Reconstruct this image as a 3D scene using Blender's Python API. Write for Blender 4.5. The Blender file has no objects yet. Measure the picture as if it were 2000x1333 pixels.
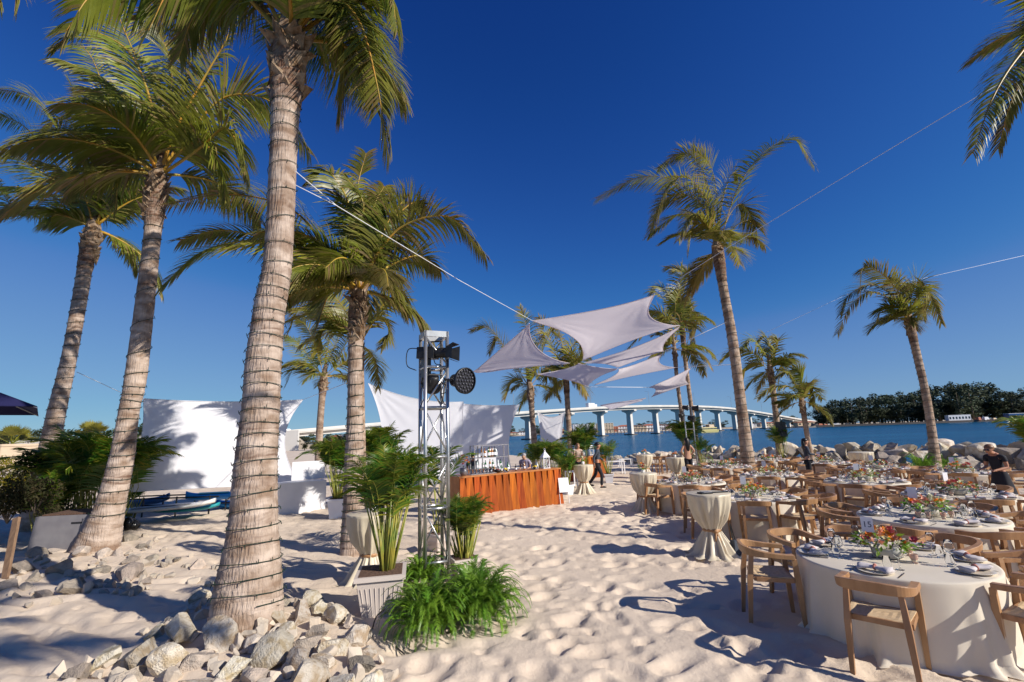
import bpy, math, random
import numpy as np
from mathutils import Vector, Matrix, Euler
R = math.radians
random.seed(11); rng = np.random.default_rng(11)
scene = bpy.context.scene
COL = scene.collection

# ------------------------------------------------------------ camera
FPX, PITCH, ROLL, CH = 905.0, R(11.35), R(2.0), 2.27
_fw = Vector((0, math.cos(PITCH), math.sin(PITCH))); _up = Vector((0, -math.sin(PITCH), math.cos(PITCH))); _rt = Vector((1, 0, 0))
RT = _rt * math.cos(ROLL) - _up * math.sin(ROLL); UP = _up * math.cos(ROLL) + _rt * math.sin(ROLL)
cd = bpy.data.cameras.new('camera'); cam = bpy.data.objects.new('camera', cd); COL.objects.link(cam)
cd.sensor_width = 36; cd.lens = FPX * 36 / 2000; cd.clip_start = .05; cd.clip_end = 9000
M3 = Matrix((RT, UP, -_fw)).transposed()
cam.matrix_world = Matrix.Translation((0, 0, CH)) @ M3.to_4x4()
scene.camera = cam

# ------------------------------------------------------------ light
SUN_EL, SUN_DIR = R(29.5), Vector((.885, -.465, 0)).normalized()
w = bpy.data.worlds.new('World'); scene.world = w; w.use_nodes = True
nt = w.node_tree; nt.nodes.clear()
sky = nt.nodes.new('ShaderNodeTexSky'); sky.sky_type = 'NISHITA'; sky.sun_disc = False
sky.sun_elevation = SUN_EL; sky.sun_rotation = math.atan2(SUN_DIR.x, SUN_DIR.y)
sky.air_density = 0.8; sky.dust_density = 0.0; sky.ozone_density = 6.0
# the deep, polarised blue of this sky: one tone curve over the whole dome
sc_ = nt.nodes.new('ShaderNodeVectorMath'); sc_.operation = 'SCALE'; sc_.inputs['Scale'].default_value = .1083
cv_ = nt.nodes.new('ShaderNodeRGBCurve')
for ch, pts in enumerate((((0, 0), (.041, .006), (.053, .011), (.117, .05), (.136, .085), (.262, .165), (.456, .22), (1, .40)),
                          ((0, 0), (.078, .034), (.1, .052), (.15, .098), (.223, .168), (.30, .235), (.434, .31), (.597, .376), (1, .52)),
                          ((0, 0), (.205, .215), (.258, .285), (.35, .385), (.503, .50), (.62, .555), (.737, .585), (1, .64)))):
    c = cv_.mapping.curves[ch]; c.points[0].location = pts[0]; c.points[1].location = pts[-1]
    for p in pts[1:-1]: c.points.new(*p)
cv_.mapping.update()
bg = nt.nodes.new('ShaderNodeBackground'); bg.inputs[1].default_value = 0.074
s2_ = nt.nodes.new('ShaderNodeVectorMath'); s2_.operation = 'SCALE'; s2_.inputs['Scale'].default_value = 1 / .1083
ow = nt.nodes.new('ShaderNodeOutputWorld')
for a_, b_ in ((sky.outputs[0], sc_.inputs[0]), (sc_.outputs[0], cv_.inputs['Color']), (cv_.outputs[0], s2_.inputs[0]), (s2_.outputs[0], bg.inputs[0]), (bg.outputs[0], ow.inputs[0])): nt.links.new(a_, b_)
sd = bpy.data.lights.new('sun', 'SUN'); sd.energy = 4.0; sd.angle = R(.53); sd.color = (1, .93, .83)
so = bpy.data.objects.new('sun', sd); COL.objects.link(so)
tosun = Vector((SUN_DIR.x * math.cos(SUN_EL), SUN_DIR.y * math.cos(SUN_EL), math.sin(SUN_EL)))
so.rotation_euler = tosun.to_track_quat('Z', 'Y').to_euler(); so.location = tosun * 50
scene.view_settings.view_transform = 'Standard'; scene.view_settings.look = 'None'
scene.view_settings.exposure = 0.55; scene.view_settings.gamma = 1; scene.view_settings.use_curve_mapping = False
scene.cycles.max_bounces = 8; scene.cycles.transparent_max_bounces = 16

# ------------------------------------------------------------ helpers
def _ray(px, py):
    return _fw * FPX + RT * (px - 1000) - UP * (py - 666.5)
def at(px, py, z=0.0):          # the place at height z that is seen towards a direction of view
    d = _ray(px, py); t = (z - CH) / d.z
    return Vector((d.x * t, d.y * t, z))
def aty(px, py, Y):             # ... at distance Y
    d = _ray(px, py); t = Y / d.y
    return Vector((d.x * t, Y, d.z * t + CH))

class MB:
    def __init__(s): s.v = []; s.f = []; s.c = []
    def add(s, vs, fs, c=0.0):
        n = len(s.v); s.v.extend([tuple(v) for v in vs]); s.f.extend([tuple(i + n for i in f) for f in fs])
        if isinstance(c, (int, float)): s.c.extend([c] * len(vs))
        else: s.c.extend(c)
        return s
    def box(s, x, y, z, sx, sy, sz, rot=None, taper=1.0, c=0.0):   # centre x,y, bottom z
        vs = []
        for k, q in ((0, 1.0), (1, taper)):
            for a, b in ((-1, -1), (1, -1), (1, 1), (-1, 1)):
                vs.append(Vector((a * sx / 2 * q, b * sy / 2 * q, k * sz)))
        if rot is not None:
            m = rot if isinstance(rot, Matrix) else Matrix.Rotation(rot, 3, 'Z')
            vs = [m @ v for v in vs]
        o = Vector((x, y, z))
        return s.add([v + o for v in vs], [(3, 2, 1, 0), (4, 5, 6, 7), (0, 1, 5, 4), (1, 2, 6, 5), (2, 3, 7, 6), (3, 0, 4, 7)], c)
    def tube(s, pts, rad, n=8, cap=True, c=0.0):
        pts = [Vector(p) for p in pts]
        if not hasattr(rad, '__len__'): rad = [rad] * len(pts)
        vs = []; fs = []; up = None
        for i, p in enumerate(pts):
            t = (pts[min(i + 1, len(pts) - 1)] - pts[max(i - 1, 0)])
            if t.length < 1e-9: t = Vector((0, 0, 1))
            t.normalize()
            if up is None:
                up = t.orthogonal().normalized()
            else:
                up = (up - t * up.dot(t))
                up = up.normalized() if up.length > 1e-6 else t.orthogonal().normalized()
            b = t.cross(up)
            for k in range(n):
                a = 2 * math.pi * k / n
                vs.append(p + (up * math.cos(a) + b * math.sin(a)) * rad[i])
        for i in range(len(pts) - 1):
            for k in range(n):
                fs.append((i * n + k, i * n + (k + 1) % n, (i + 1) * n + (k + 1) % n, (i + 1) * n + k))
        if cap:
            fs.append(tuple(reversed(range(n)))); fs.append(tuple(range((len(pts) - 1) * n, len(pts) * n)))
        return s.add(vs, fs, c)
    def lathe(s, prof, n=24, o=(0, 0, 0), c=0.0, cap=True):
        vs = []; fs = []; o = Vector(o)
        for r, z in prof:
            for k in range(n):
                a = 2 * math.pi * k / n; vs.append(o + Vector((r * math.cos(a), r * math.sin(a), z)))
        for i in range(len(prof) - 1):
            for k in range(n):
                fs.append((i * n + k, i * n + (k + 1) % n, (i + 1) * n + (k + 1) % n, (i + 1) * n + k))
        if cap:
            fs.append(tuple(reversed(range(n)))); fs.append(tuple(range((len(prof) - 1) * n, len(prof) * n)))
        return s.add(vs, fs, c)
    def ell(s, o, r, n=8, m=6, rot=None, c=0.0):
        vs = []; fs = []; o = Vector(o)
        for i in range(m + 1):
            ph = math.pi * i / m
            for k in range(n):
                a = 2 * math.pi * k / n
                v = Vector((r[0] * math.sin(ph) * math.cos(a), r[1] * math.sin(ph) * math.sin(a), -r[2] * math.cos(ph)))
                if rot is not None: v = rot @ v
                vs.append(o + v)
        for i in range(m):
            for k in range(n):
                fs.append((i * n + k, i * n + (k + 1) % n, (i + 1) * n + (k + 1) % n, (i + 1) * n + k))
        return s.add(vs, fs, c)
    def quad(s, a, b, c_, d, c=0.0): return s.add([a, b, c_, d], [(0, 1, 2, 3)], c)
    def mesh(s, name, mat=None, smooth=False, off=None):
        me = bpy.data.meshes.new(name)
        vs = s.v if off is None else [(v[0] - off[0], v[1] - off[1], v[2] - off[2]) for v in s.v]
        me.from_pydata(vs, [], s.f); me.update()
        if any(s.c):
            at_ = me.attributes.new('tint', 'FLOAT', 'POINT'); at_.data.foreach_set('value', s.c)
        if smooth: me.polygons.foreach_set('use_smooth', [True] * len(me.polygons))
        if mat: me.materials.append(mat)
        return me

def link(name, me, parent=None, loc=(0, 0, 0), rot=(0, 0, 0), scale=(1, 1, 1)):
    o = bpy.data.objects.new(name, me); COL.objects.link(o)
    o.location = loc; o.rotation_euler = rot; o.scale = scale
    if parent is not None: o.parent = parent
    return o
def tag(o, label=None, cat=None, group=None, kind=None):
    if label: o['label'] = label
    if cat: o['category'] = cat
    if group: o['group'] = group
    if kind: o['kind'] = kind
    return o
def thing(name, label, cat, loc=(0, 0, 0), rz=0, group=None):
    o = link(name, None, None, loc, (0, 0, rz)); o.empty_display_size = .1
    return tag(o, label, cat, group)
def part(name, mb, mat, parent, smooth=False, off=None, **k):
    return link(name, mb.mesh(name, mat, smooth, off), parent, **k)
def dup(root, loc, rz=0, label=None, group=None, scale=None):
    kids = {}
    def cp(o, par):
        c = o.copy(); COL.objects.link(c)
        if par is not None: c.parent = par
        for ch in o.children: cp(ch, c)
        return c
    r = cp(root, None); r.location = loc; r.rotation_euler = (0, 0, rz)
    if scale is not None: r.scale = (scale,) * 3 if not hasattr(scale, '__len__') else scale
    if label: r['label'] = label
    if group: r['group'] = group
    return r

# ------------------------------------------------------------ materials
def mat(name, col, rough=.6, var=None, scale=8, detail=5, bump=0, bscale=40, metal=0, spec=.5, trans=0, alpha=1,
        ior=1.45, stretch=(1, 1, 1), translucent=0, tintcol=None, objvar=0, thr=(.35, .65), coat=0, sheen=0):
    m = bpy.data.materials.new(name); m.use_nodes = True; n = m.node_tree.nodes; l = m.node_tree.links
    b = n['Principled BSDF']; out = n['Material Output']
    b.inputs['Roughness'].default_value = rough; b.inputs['Metallic'].default_value = metal
    b.inputs['Specular IOR Level'].default_value = spec; b.inputs['Transmission Weight'].default_value = trans
    b.inputs['IOR'].default_value = ior; b.inputs['Coat Weight'].default_value = coat
    b.inputs['Base Color'].default_value = (*col, 1)
    tc = n.new('ShaderNodeTexCoord'); mp = n.new('ShaderNodeMapping'); mp.inputs['Scale'].default_value = stretch
    l.new(tc.outputs['Object'], mp.inputs[0])
    src = None
    if var is not None:
        t = n.new('ShaderNodeTexNoise'); t.inputs['Scale'].default_value = scale; t.inputs['Detail'].default_value = detail
        l.new(mp.outputs[0], t.inputs['Vector'])
        r = n.new('ShaderNodeMapRange'); r.inputs[1].default_value = thr[0]; r.inputs[2].default_value = thr[1]
        l.new(t.outputs[0], r.inputs[0])
        x = n.new('ShaderNodeMix'); x.data_type = 'RGBA'; x.inputs[6].default_value = (*col, 1); x.inputs[7].default_value = (*var, 1)
        l.new(r.outputs[0], x.inputs[0]); src = x.outputs[2]
    if tintcol is not None:
        a = n.new('ShaderNodeAttribute'); a.attribute_name = 'tint'
        x = n.new('ShaderNodeMix'); x.data_type = 'RGBA'; x.inputs[7].default_value = (*tintcol, 1)
        if src: l.new(src, x.inputs[6])
        else: x.inputs[6].default_value = (*col, 1)
        l.new(a.outputs['Fac'], x.inputs[0]); src = x.outputs[2]
    if objvar:
        oi = n.new('ShaderNodeObjectInfo'); hsv = n.new('ShaderNodeHueSaturation')
        r = n.new('ShaderNodeMapRange'); r.inputs[3].default_value = 1 - objvar; r.inputs[4].default_value = 1 + objvar
        l.new(oi.outputs['Random'], r.inputs[0]); l.new(r.outputs[0], hsv.inputs['Value'])
        ma = n.new('ShaderNodeMath'); ma.operation = 'MULTIPLY_ADD'; ma.inputs[1].default_value = min(.03, objvar * .12); ma.inputs[2].default_value = .5 - min(.03, objvar * .12) / 2
        wn = n.new('ShaderNodeTexWhiteNoise'); wn.noise_dimensions = '1D'; l.new(oi.outputs['Random'], wn.inputs['W'])
        l.new(wn.outputs[0], ma.inputs[0]); l.new(ma.outputs[0], hsv.inputs['Hue'])
        if src: l.new(src, hsv.inputs['Color'])
        else: hsv.inputs['Color'].default_value = (*col, 1)
        src = hsv.outputs[0]
    if src: l.new(src, b.inputs['Base Color'])
    if bump:
        t2 = n.new('ShaderNodeTexNoise'); t2.inputs['Scale'].default_value = bscale; t2.inputs['Detail'].default_value = 6
        l.new(mp.outputs[0], t2.inputs['Vector'])
        bp = n.new('ShaderNodeBump'); bp.inputs['Strength'].default_value = 1; bp.inputs['Distance'].default_value = bump
        l.new(t2.outputs[0], bp.inputs['Height']); l.new(bp.outputs[0], b.inputs['Normal'])
    if translucent:
        tr = n.new('ShaderNodeBsdfTranslucent'); mx = n.new('ShaderNodeMixShader'); mx.inputs[0].default_value = translucent
        if src: l.new(src, tr.inputs[0])
        else: tr.inputs[0].default_value = (*col, 1)
        l.new(b.outputs[0], mx.inputs[1]); l.new(tr.outputs[0], mx.inputs[2]); l.new(mx.outputs[0], out.inputs[0])
    return m
M = {}
M['leaf'] = mat('palm_leaf', (.28, .30, .03), .36, (.13, .18, .02), 1.2, tintcol=(.30, .21, .085), objvar=.22, translucent=.45, spec=.5)
M['leaf_far'] = mat('palm_leaf_distant', (.34, .33, .04), .40, (.16, .19, .028), 1.0, tintcol=(.30, .20, .07), objvar=.2, translucent=.42)
M['rachis'] = mat('palm_leaf_stalk', (.50, .26, .03), .45, (.36, .28, .05), 3, objvar=.2)
M['husk'] = mat('palm_boot_fibre', (.17, .095, .045), .9, (.36, .27, .19), 9, bump=.01, bscale=30)
M['areca'] = mat('areca_leaf', (.075, .19, .014), .36, (.035, .12, .010), 3, tintcol=(.30, .27, .03), objvar=.3, translucent=.45)
M['cane'] = mat('areca_cane', (.36, .30, .05), .45, (.16, .22, .04), 6)
M['fern'] = mat('fern_leaf', (.19, .33, .035), .4, (.11, .23, .02), 3, objvar=.4, translucent=.35)
M['shrub'] = mat('shrub_leaf', (.04, .11, .015), .5, (.02, .06, .01), 4, objvar=.3, translucent=.15)
M['croton'] = mat('croton_leaf', (.30, .19, .01), .7, (.08, .12, .015), 5, objvar=.3, translucent=.15, spec=.15)
M['duskleaf'] = mat('dark_leaf', (.035, .045, .018), .85, (.06, .045, .022), 4, objvar=.25, spec=.1)
M['pine'] = mat('casuarina_foliage', (.06, .08, .045), .8, (.10, .12, .06), .25, objvar=.3)
M['treefar'] = mat('far_tree_foliage', (.05, .075, .03), .8, (.08, .09, .035), .2, objvar=.3)
M['bark'] = mat('tree_bark', (.12, .09, .065), .9, (.2, .16, .12), 4)
M['wood'] = mat('chair_oak', (.42, .235, .115), .42, (.31, .16, .07), 5, stretch=(2, 2, .5), bump=.001, bscale=60, objvar=.06)
M['cord'] = mat('paper_cord', (.62, .46, .28), .85, (.50, .36, .21), 30)
M['linen'] = mat('ivory_linen', (.88, .80, .67), .85, (.85, .77, .63), 2.5, bump=.0015, bscale=300, translucent=.25)
M['satin'] = mat('ivory_satin', (.78, .70, .54), .38, (.72, .63, .48), 3, translucent=.2)
M['ribbon'] = mat('bronze_ribbon', (.38, .20, .09), .5)
M['plate'] = mat('glazed_plate', (.72, .66, .55), .25, (.66, .58, .46), 5)
M['napkin'] = mat('grey_napkin', (.62, .57, .56), .9, (.50, .46, .47), 12)
M['tie'] = mat('rose_napkin_tie', (.52, .20, .15), .8)
M['flatware'] = mat('dark_flatware', (.16, .12, .10), .3, metal=.9)
M['glass'] = mat('clear_glass', (.97, .98, .99), .02, trans=1, ior=1.12)
M['amberglass'] = mat('votive_glass', (.80, .58, .48), .15, trans=.55, ior=1.3)
M['card'] = mat('white_card', (.80, .79, .82), .7)
M['ink'] = mat('dark_ink', (.04, .06, .12), .6)
M['bowl'] = mat('stone_bowl', (.55, .52, .45), .7, (.48, .45, .38), 12)
M['orange'] = mat('orange_petals', (.85, .22, .015), .6, (.90, .40, .03), 40)
M['peach'] = mat('peach_petals', (.85, .45, .28), .6, (.80, .32, .2), 40)
M['magenta'] = mat('rose_petals', (.45, .04, .07), .6, (.55, .12, .12), 40)
M['cream'] = mat('cream_petals', (.80, .72, .50), .6, (.75, .78, .55), 40)
M['alu'] = mat('truss_aluminium', (.62, .62, .61), .32, (.5, .5, .5), 6, metal=.85)
M['black'] = mat('black_metal', (.012, .012, .014), .42, (.025, .025, .028), 12)
M['lens'] = mat('lamp_lens', (.05, .05, .065), .2, spec=.5)
M['cloth'] = mat('white_spandex', (.80, .80, .84), .75, (.77, .77, .81), 1, translucent=.18)
M['sail'] = mat('grey_sail_cloth', (.86, .80, .82), .8, (.83, .77, .79), .6, translucent=.62)
M['rope'] = mat('white_rope', (.80, .80, .82), .7)
M['whitepaint'] = mat('white_paint', (.78, .78, .80), .5, (.72, .72, .74), 3)
M['terracotta'] = mat('bar_wood_panel', (.44, .105, .010), .45, (.27, .055, .006), 3.0, stretch=(6, 6, .5), objvar=.2, bump=.001, bscale=30)
M['bartop'] = mat('bar_top_wood', (.50, .20, .06), .4, (.36, .13, .04), 4)
M['rock'] = mat('limestone', (.46, .385, .31), .95, (.30, .26, .22), 1.6, bump=.025, bscale=7, objvar=.4)
M['rockw'] = mat('pale_limestone', (.60, .54, .45), .95, (.42, .33, .22), 1.8, bump=.022, bscale=8, objvar=.32, thr=(.42, .62))
M['planter'] = mat('grey_planter', (.22, .21, .215), .6, (.18, .17, .18), 4, bump=.001)
M['pot'] = mat('white_plastic_pot', (.62, .54, .48), .45)
M['whitepot'] = mat('white_square_pot', (.74, .74, .78), .5)
M['soil'] = mat('brown_soil', (.09, .05, .03), .95, (.16, .09, .06), 30, bump=.02, bscale=30)
M['stake'] = mat('weathered_board', (.24, .15, .09), .8, (.17, .10, .06), 5, stretch=(5, 5, .6))
M['bag'] = mat('black_bag', (.012, .012, .012), .25, bump=.01, bscale=14)
M['navy'] = mat('navy_canvas', (.012, .012, .07), .8)
M['blue'] = mat('blue_hull', (.01, .20, .55), .3)
M['navyhull'] = mat('dark_blue_hull', (.02, .08, .22), .3)
M['teal'] = mat('teal_trim', (.02, .28, .32), .35)
M['boardw'] = mat('board_white', (.74, .72, .68), .3)
M['boardg'] = mat('board_grey_deck', (.26, .26, .28), .6)
M['concrete'] = mat('bridge_concrete', (.66, .64, .60), .8, (.58, .56, .52), .15)
M['beige'] = mat('beige_stucco', (.62, .50, .36), .85, (.56, .44, .31), .8)
M['roofdark'] = mat('dark_roof', (.12, .09, .08), .8)
M['redroof'] = mat('red_roof', (.36, .12, .07), .8)
M['window'] = mat('window_dark', (.03, .045, .06), .15)
M['carred'] = mat('red_car_paint', (.5, .02, .02), .25, coat=.5)
M['carblue'] = mat('dark_blue_car_paint', (.02, .05, .16), .2, coat=.6)
M['carwhite'] = mat('white_car_paint', (.75, .75, .76), .25, coat=.5)
M['tyre'] = mat('tyre_rubber', (.02, .02, .02), .8)
M['ferry'] = mat('yellow_hull', (.55, .50, .22), .5)
M['skin'] = mat('skin', (.50, .27, .17), .5)
M['skind'] = mat('skin_tan', (.42, .20, .12), .5)
M['clothblack'] = mat('black_clothes', (.014, .015, .022), .85)
M['clothslate'] = mat('slate_clothes', (.05, .06, .08), .85)
M['clothlilac'] = mat('lilac_grey_shirt', (.32, .28, .38), .85)
M['clothlight'] = mat('pale_patterned_shirt', (.62, .50, .42), .85, (.35, .22, .16), 25)
M['hairblack'] = mat('black_hair', (.008, .007, .007), .4)
M['hairbrown'] = mat('light_brown_hair', (.20, .10, .05), .45)
M['hairgrey'] = mat('grey_hair', (.30, .29, .30), .5)
M['bottleg'] = mat('green_bottle', (.02, .12, .04), .1, spec=.8)
M['bottlea'] = mat('amber_bottle', (.38, .16, .03), .12, spec=.8)
M['bottlec'] = mat('pale_bottle', (.55, .62, .62), .1, spec=.8)
M['rackmetal'] = mat('grey_rack_metal', (.28, .27, .28), .4, metal=.5)
M['lemon'] = mat('lemon_skin', (.75, .55, .03), .5)
M['wire'] = mat('green_light_wire', (.012, .035, .022), .5)
M['dune'] = mat('far_sand', (.50, .42, .33), .95, (.36, .30, .22), .3)
M['timber'] = mat('dock_timber', (.12, .10, .09), .9)
M['reddish'] = mat('wine_red_fabric', (.16, .02, .025), .7)

# sand
def sand_mat():
    m = mat('beach_sand', (.72, .60, .475), .95, (.64, .525, .41), .5, detail=8, spec=.15)
    n = m.node_tree.nodes; l = m.node_tree.links; b = n['Principled BSDF']
    tc = n.new('ShaderNodeTexCoord')
    a = n.new('ShaderNodeTexNoise'); a.inputs['Scale'].default_value = 6; a.inputs['Detail'].default_value = 8; a.inputs['Roughness'].default_value = .65
    g = n.new('ShaderNodeTexNoise'); g.inputs['Scale'].default_value = 160; g.inputs['Detail'].default_value = 3
    l.new(tc.outputs['Object'], a.inputs[0]); l.new(tc.outputs['Object'], g.inputs[0])
    b1 = n.new('ShaderNodeBump'); b1.inputs['Distance'].default_value = .022; l.new(a.outputs[0], b1.inputs['Height'])
    b2 = n.new('ShaderNodeBump'); b2.inputs['Distance'].default_value = .003; l.new(g.outputs[0], b2.inputs['Height']); l.new(b1.outputs[0], b2.inputs['Normal'])
    l.new(b2.outputs[0], b.inputs['Normal'])
    return m
M['sand'] = sand_mat()
def trunk_mat(name, c1, c2, c3):
    m = mat(name, c1, .9, c2, 3.5, detail=8, stretch=(1, 1, 1.6))
    n = m.node_tree.nodes; l = m.node_tree.links; b = n['Principled BSDF']
    tc = n.new('ShaderNodeTexCoord')
    at_ = n.new('ShaderNodeAttribute'); at_.attribute_name = 'tint'
    mx = n.new('ShaderNodeMix'); mx.data_type = 'RGBA'; mx.inputs[7].default_value = (*c3, 1)
    src = b.inputs['Base Color'].links[0].from_socket
    l.new(at_.outputs['Fac'], mx.inputs[0]); l.new(src, mx.inputs[6]); l.new(mx.outputs[2], b.inputs['Base Color'])
    mp = n.new('ShaderNodeMapping'); mp.inputs['Scale'].default_value = (22, 22, 2.2); l.new(tc.outputs['Object'], mp.inputs[0])
    a = n.new('ShaderNodeTexNoise'); a.inputs['Scale'].default_value = 1.6; a.inputs['Detail'].default_value = 6; l.new(mp.outputs[0], a.inputs[0])
    b1 = n.new('ShaderNodeBump'); b1.inputs['Distance'].default_value = .035; l.new(a.outputs[0], b1.inputs['Height'])
    l.new(b1.outputs[0], b.inputs['Normal'])
    return m
M['trunk'] = trunk_mat('coconut_trunk', (.56, .45, .37), (.27, .185, .13), (.12, .055, .03))
M['trunkd'] = trunk_mat('distant_coconut_trunk', (.50, .38, .29), (.26, .17, .11), (.10, .045, .025))
def water_mat():
    m = bpy.data.materials.new('sea_water'); m.use_nodes = True; n = m.node_tree.nodes; l = m.node_tree.links; b = n['Principled BSDF']
    b.inputs['Roughness'].default_value = .22; b.inputs['IOR'].default_value = 1.33; b.inputs['Specular IOR Level'].default_value = .22
    tc = n.new('ShaderNodeTexCoord')
    t = n.new('ShaderNodeTexNoise'); t.inputs['Scale'].default_value = .03; t.inputs['Detail'].default_value = 6
    mp = n.new('ShaderNodeMapping'); mp.inputs['Scale'].default_value = (.35, 1.6, 1); l.new(tc.outputs['Object'], mp.inputs[0]); l.new(mp.outputs[0], t.inputs[0])
    r = n.new('ShaderNodeValToRGB'); r.color_ramp.elements[0].position = .35; r.color_ramp.elements[0].color = (.002, .058, .13, 1)
    r.color_ramp.elements[1].position = .7; r.color_ramp.elements[1].color = (.008, .105, .19, 1); l.new(t.outputs[0], r.inputs[0]); l.new(r.outputs[0], b.inputs['Base Color'])
    a = n.new('ShaderNodeTexNoise'); a.inputs['Scale'].default_value = 1.3; a.inputs['Detail'].default_value = 7; l.new(tc.outputs['Object'], a.inputs[0])
    b1 = n.new('ShaderNodeBump'); b1.inputs['Distance'].default_value = .5; b1.inputs['Strength'].default_value = .8; l.new(a.outputs[0], b1.inputs['Height'])
    l.new(b1.outputs[0], b.inputs['Normal'])
    return m
M['water'] = water_mat()

# ------------------------------------------------------------ ground
def vnoise(nx, ny, cells, seed):
    g = np.random.default_rng(seed).random((cells[1] + 3, cells[0] + 3))
    x = np.linspace(0, cells[0], nx, endpoint=False); y = np.linspace(0, cells[1], ny, endpoint=False)
    xi = x.astype(int); yi = y.astype(int); fx = x - xi; fy = y - yi; fx = fx * fx * (3 - 2 * fx); fy = fy * fy * (3 - 2 * fy)
    a = g[yi][:, xi]; b = g[yi][:, xi + 1]; c = g[yi + 1][:, xi]; d = g[yi + 1][:, xi + 1]
    fx = fx[None]; fy = fy[:, None]
    return (a * (1 - fx) + b * fx) * (1 - fy) + (c * (1 - fx) + d * fx) * fy - .5
X0, X1, Y0, Y1, RES = -24.0, 26.0, -6.0, 40.0, .03
NX, NY = int((X1 - X0) / RES), int((Y1 - Y0) / RES)
H = .08 * vnoise(NX, NY, (14, 13), 1) + .035 * vnoise(NX, NY, (60, 55), 2)
gx = np.linspace(X0, X1, NX, endpoint=False)[None]; gy = np.linspace(Y0, Y1, NY, endpoint=False)[:, None]
leftmask = 1 / (1 + np.exp((gx + 1.6 + .12 * (gy - 6)) * 2.2))          # wind-blown sand on the left
ph = (gx * .35 + gy * 1.0) * 15 + 9 * vnoise(NX, NY, (40, 40), 3) + 5 * vnoise(NX, NY, (110, 110), 4)
H = H + leftmask * (.030 * (np.abs(np.sin(ph / 2)) * 2 - 1) + .03 * vnoise(NX, NY, (220, 200), 5))
H = H + (1 - leftmask) * .010 * vnoise(NX, NY, (170, 160), 6)
D = np.zeros_like(H)
r2 = np.random.default_rng(5); vn_ = vnoise(NX, NY, (26, 24), 9)
def stamp(cx, cy, sx, sy, ang, dep):
    rr = max(sx, sy) * 2.4
    i0, i1 = int((cx - rr - X0) / RES), int((cx + rr - X0) / RES) + 1; j0, j1 = int((cy - rr - Y0) / RES), int((cy + rr - Y0) / RES) + 1
    if i0 < 0 or j0 < 0 or i1 > NX or j1 > NY: return
    dx = gx[:, i0:i1] - cx; dy = gy[j0:j1] - cy; c, s = math.cos(ang), math.sin(ang)
    q = np.sqrt(((dx * c + dy * s) / sx) ** 2 + ((-dx * s + dy * c) / sy) ** 2)
    k = -np.exp(-(q ** 3.6)) * (1 + .35 * (dx * c + dy * s) / sx * np.exp(-q)) + .30 * np.exp(-((q - 1.3) / .26) ** 2)
    D[j0:j1, i0:i1] = D[j0:j1, i0:i1] * .75 + k * dep + D[j0:j1, i0:i1] * .25 * (q > 1.2)
for i in range(12500):
    x = r2.uniform(-9, 24); y = 1.5 + 30 * r2.random() ** 1.3
    lm = 1 / (1 + math.exp((x + 1.6 + .12 * (y - 6)) * 2.2))
    if lm > .5 and r2.random() < .86: continue
    if vn_[int((y - Y0) / RES), int((x - X0) / RES)] < -.18 and r2.random() < .7: continue
    s = .05 + .10 * r2.random() ** 1.8; stamp(x, y, s * r2.uniform(1.2, 2.0), s, r2.uniform(0, 3.14), r2.uniform(.020, .060) * (.5 + s / .12 * .5))
H = H + D
# drift mounds around the palm feet
for (mx, my, mr, mh) in ((-3.4, 6.0, 1.6, .10), (-9.2, 10.7, 2.0, .12)):
    H = H + mh * np.exp(-(((gx - mx) ** 2 + (gy - my) ** 2) / mr ** 2))
SH = [(-400, 330), (-120, 300), (-60, 190), (-48, 150), (-36, 118), (-18, 92), (-2, 60), (5, 38), (9.5, 36.8), (15, 36.6), (17.5, 30.5), (20.5, 27.2), (22.6, 22.5), (24.2, 17), (27, 8), (31, -8), (60, -60)]
def shore_sd(x, y):             # positive = at sea
    x = np.asarray(x, float); y = np.asarray(y, float); best = np.full(x.shape, 1e9); sg = np.zeros(x.shape)
    for (ax, ay), (bx, by) in zip(SH[:-1], SH[1:]):
        dx, dy = bx - ax, by - ay; L = dx * dx + dy * dy
        t = np.clip(((x - ax) * dx + (y - ay) * dy) / L, 0, 1); d = np.hypot(x - ax - t * dx, y - ay - t * dy)
        cr = dx * (y - ay) - dy * (x - ax); u = d < best; best = np.where(u, d, best); sg = np.where(u, np.sign(cr), sg)
    return best * sg
def hsample(x, y):
    x = np.asarray(x, float); y = np.asarray(y, float)
    i = np.clip((x - X0) / RES, 0, NX - 2); j = np.clip((y - Y0) / RES, 0, NY - 2)
    i0 = i.astype(int); j0 = j.astype(int); fx = i - i0; fy = j - j0
    h = (H[j0, i0] * (1 - fx) + H[j0, i0 + 1] * fx) * (1 - fy) + (H[j0 + 1, i0] * (1 - fx) + H[j0 + 1, i0 + 1] * fx) * fy
    ed = np.minimum(np.minimum(x - X0, X1 - x), np.minimum(y - Y0, Y1 - y)); h = h * np.clip(ed / 2, 0, 1)
    sd_ = shore_sd(x, y); k = np.clip((sd_ + 1.0) / 5, 0, 1); k = k * k * (3 - 2 * k)
    rise = np.clip((y - 45) / 60, 0, 1) * .5 * np.clip(-sd_ / 12, 0, 1)
    return h * (1 - k) - 2.2 * k + rise
def gz(x, y):
    v = [float(hsample(x + a, y + b)) for a, b in ((0, 0), (.06, 0), (-.06, 0), (0, .06), (0, -.06))]
    return sum(v) / 5
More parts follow.
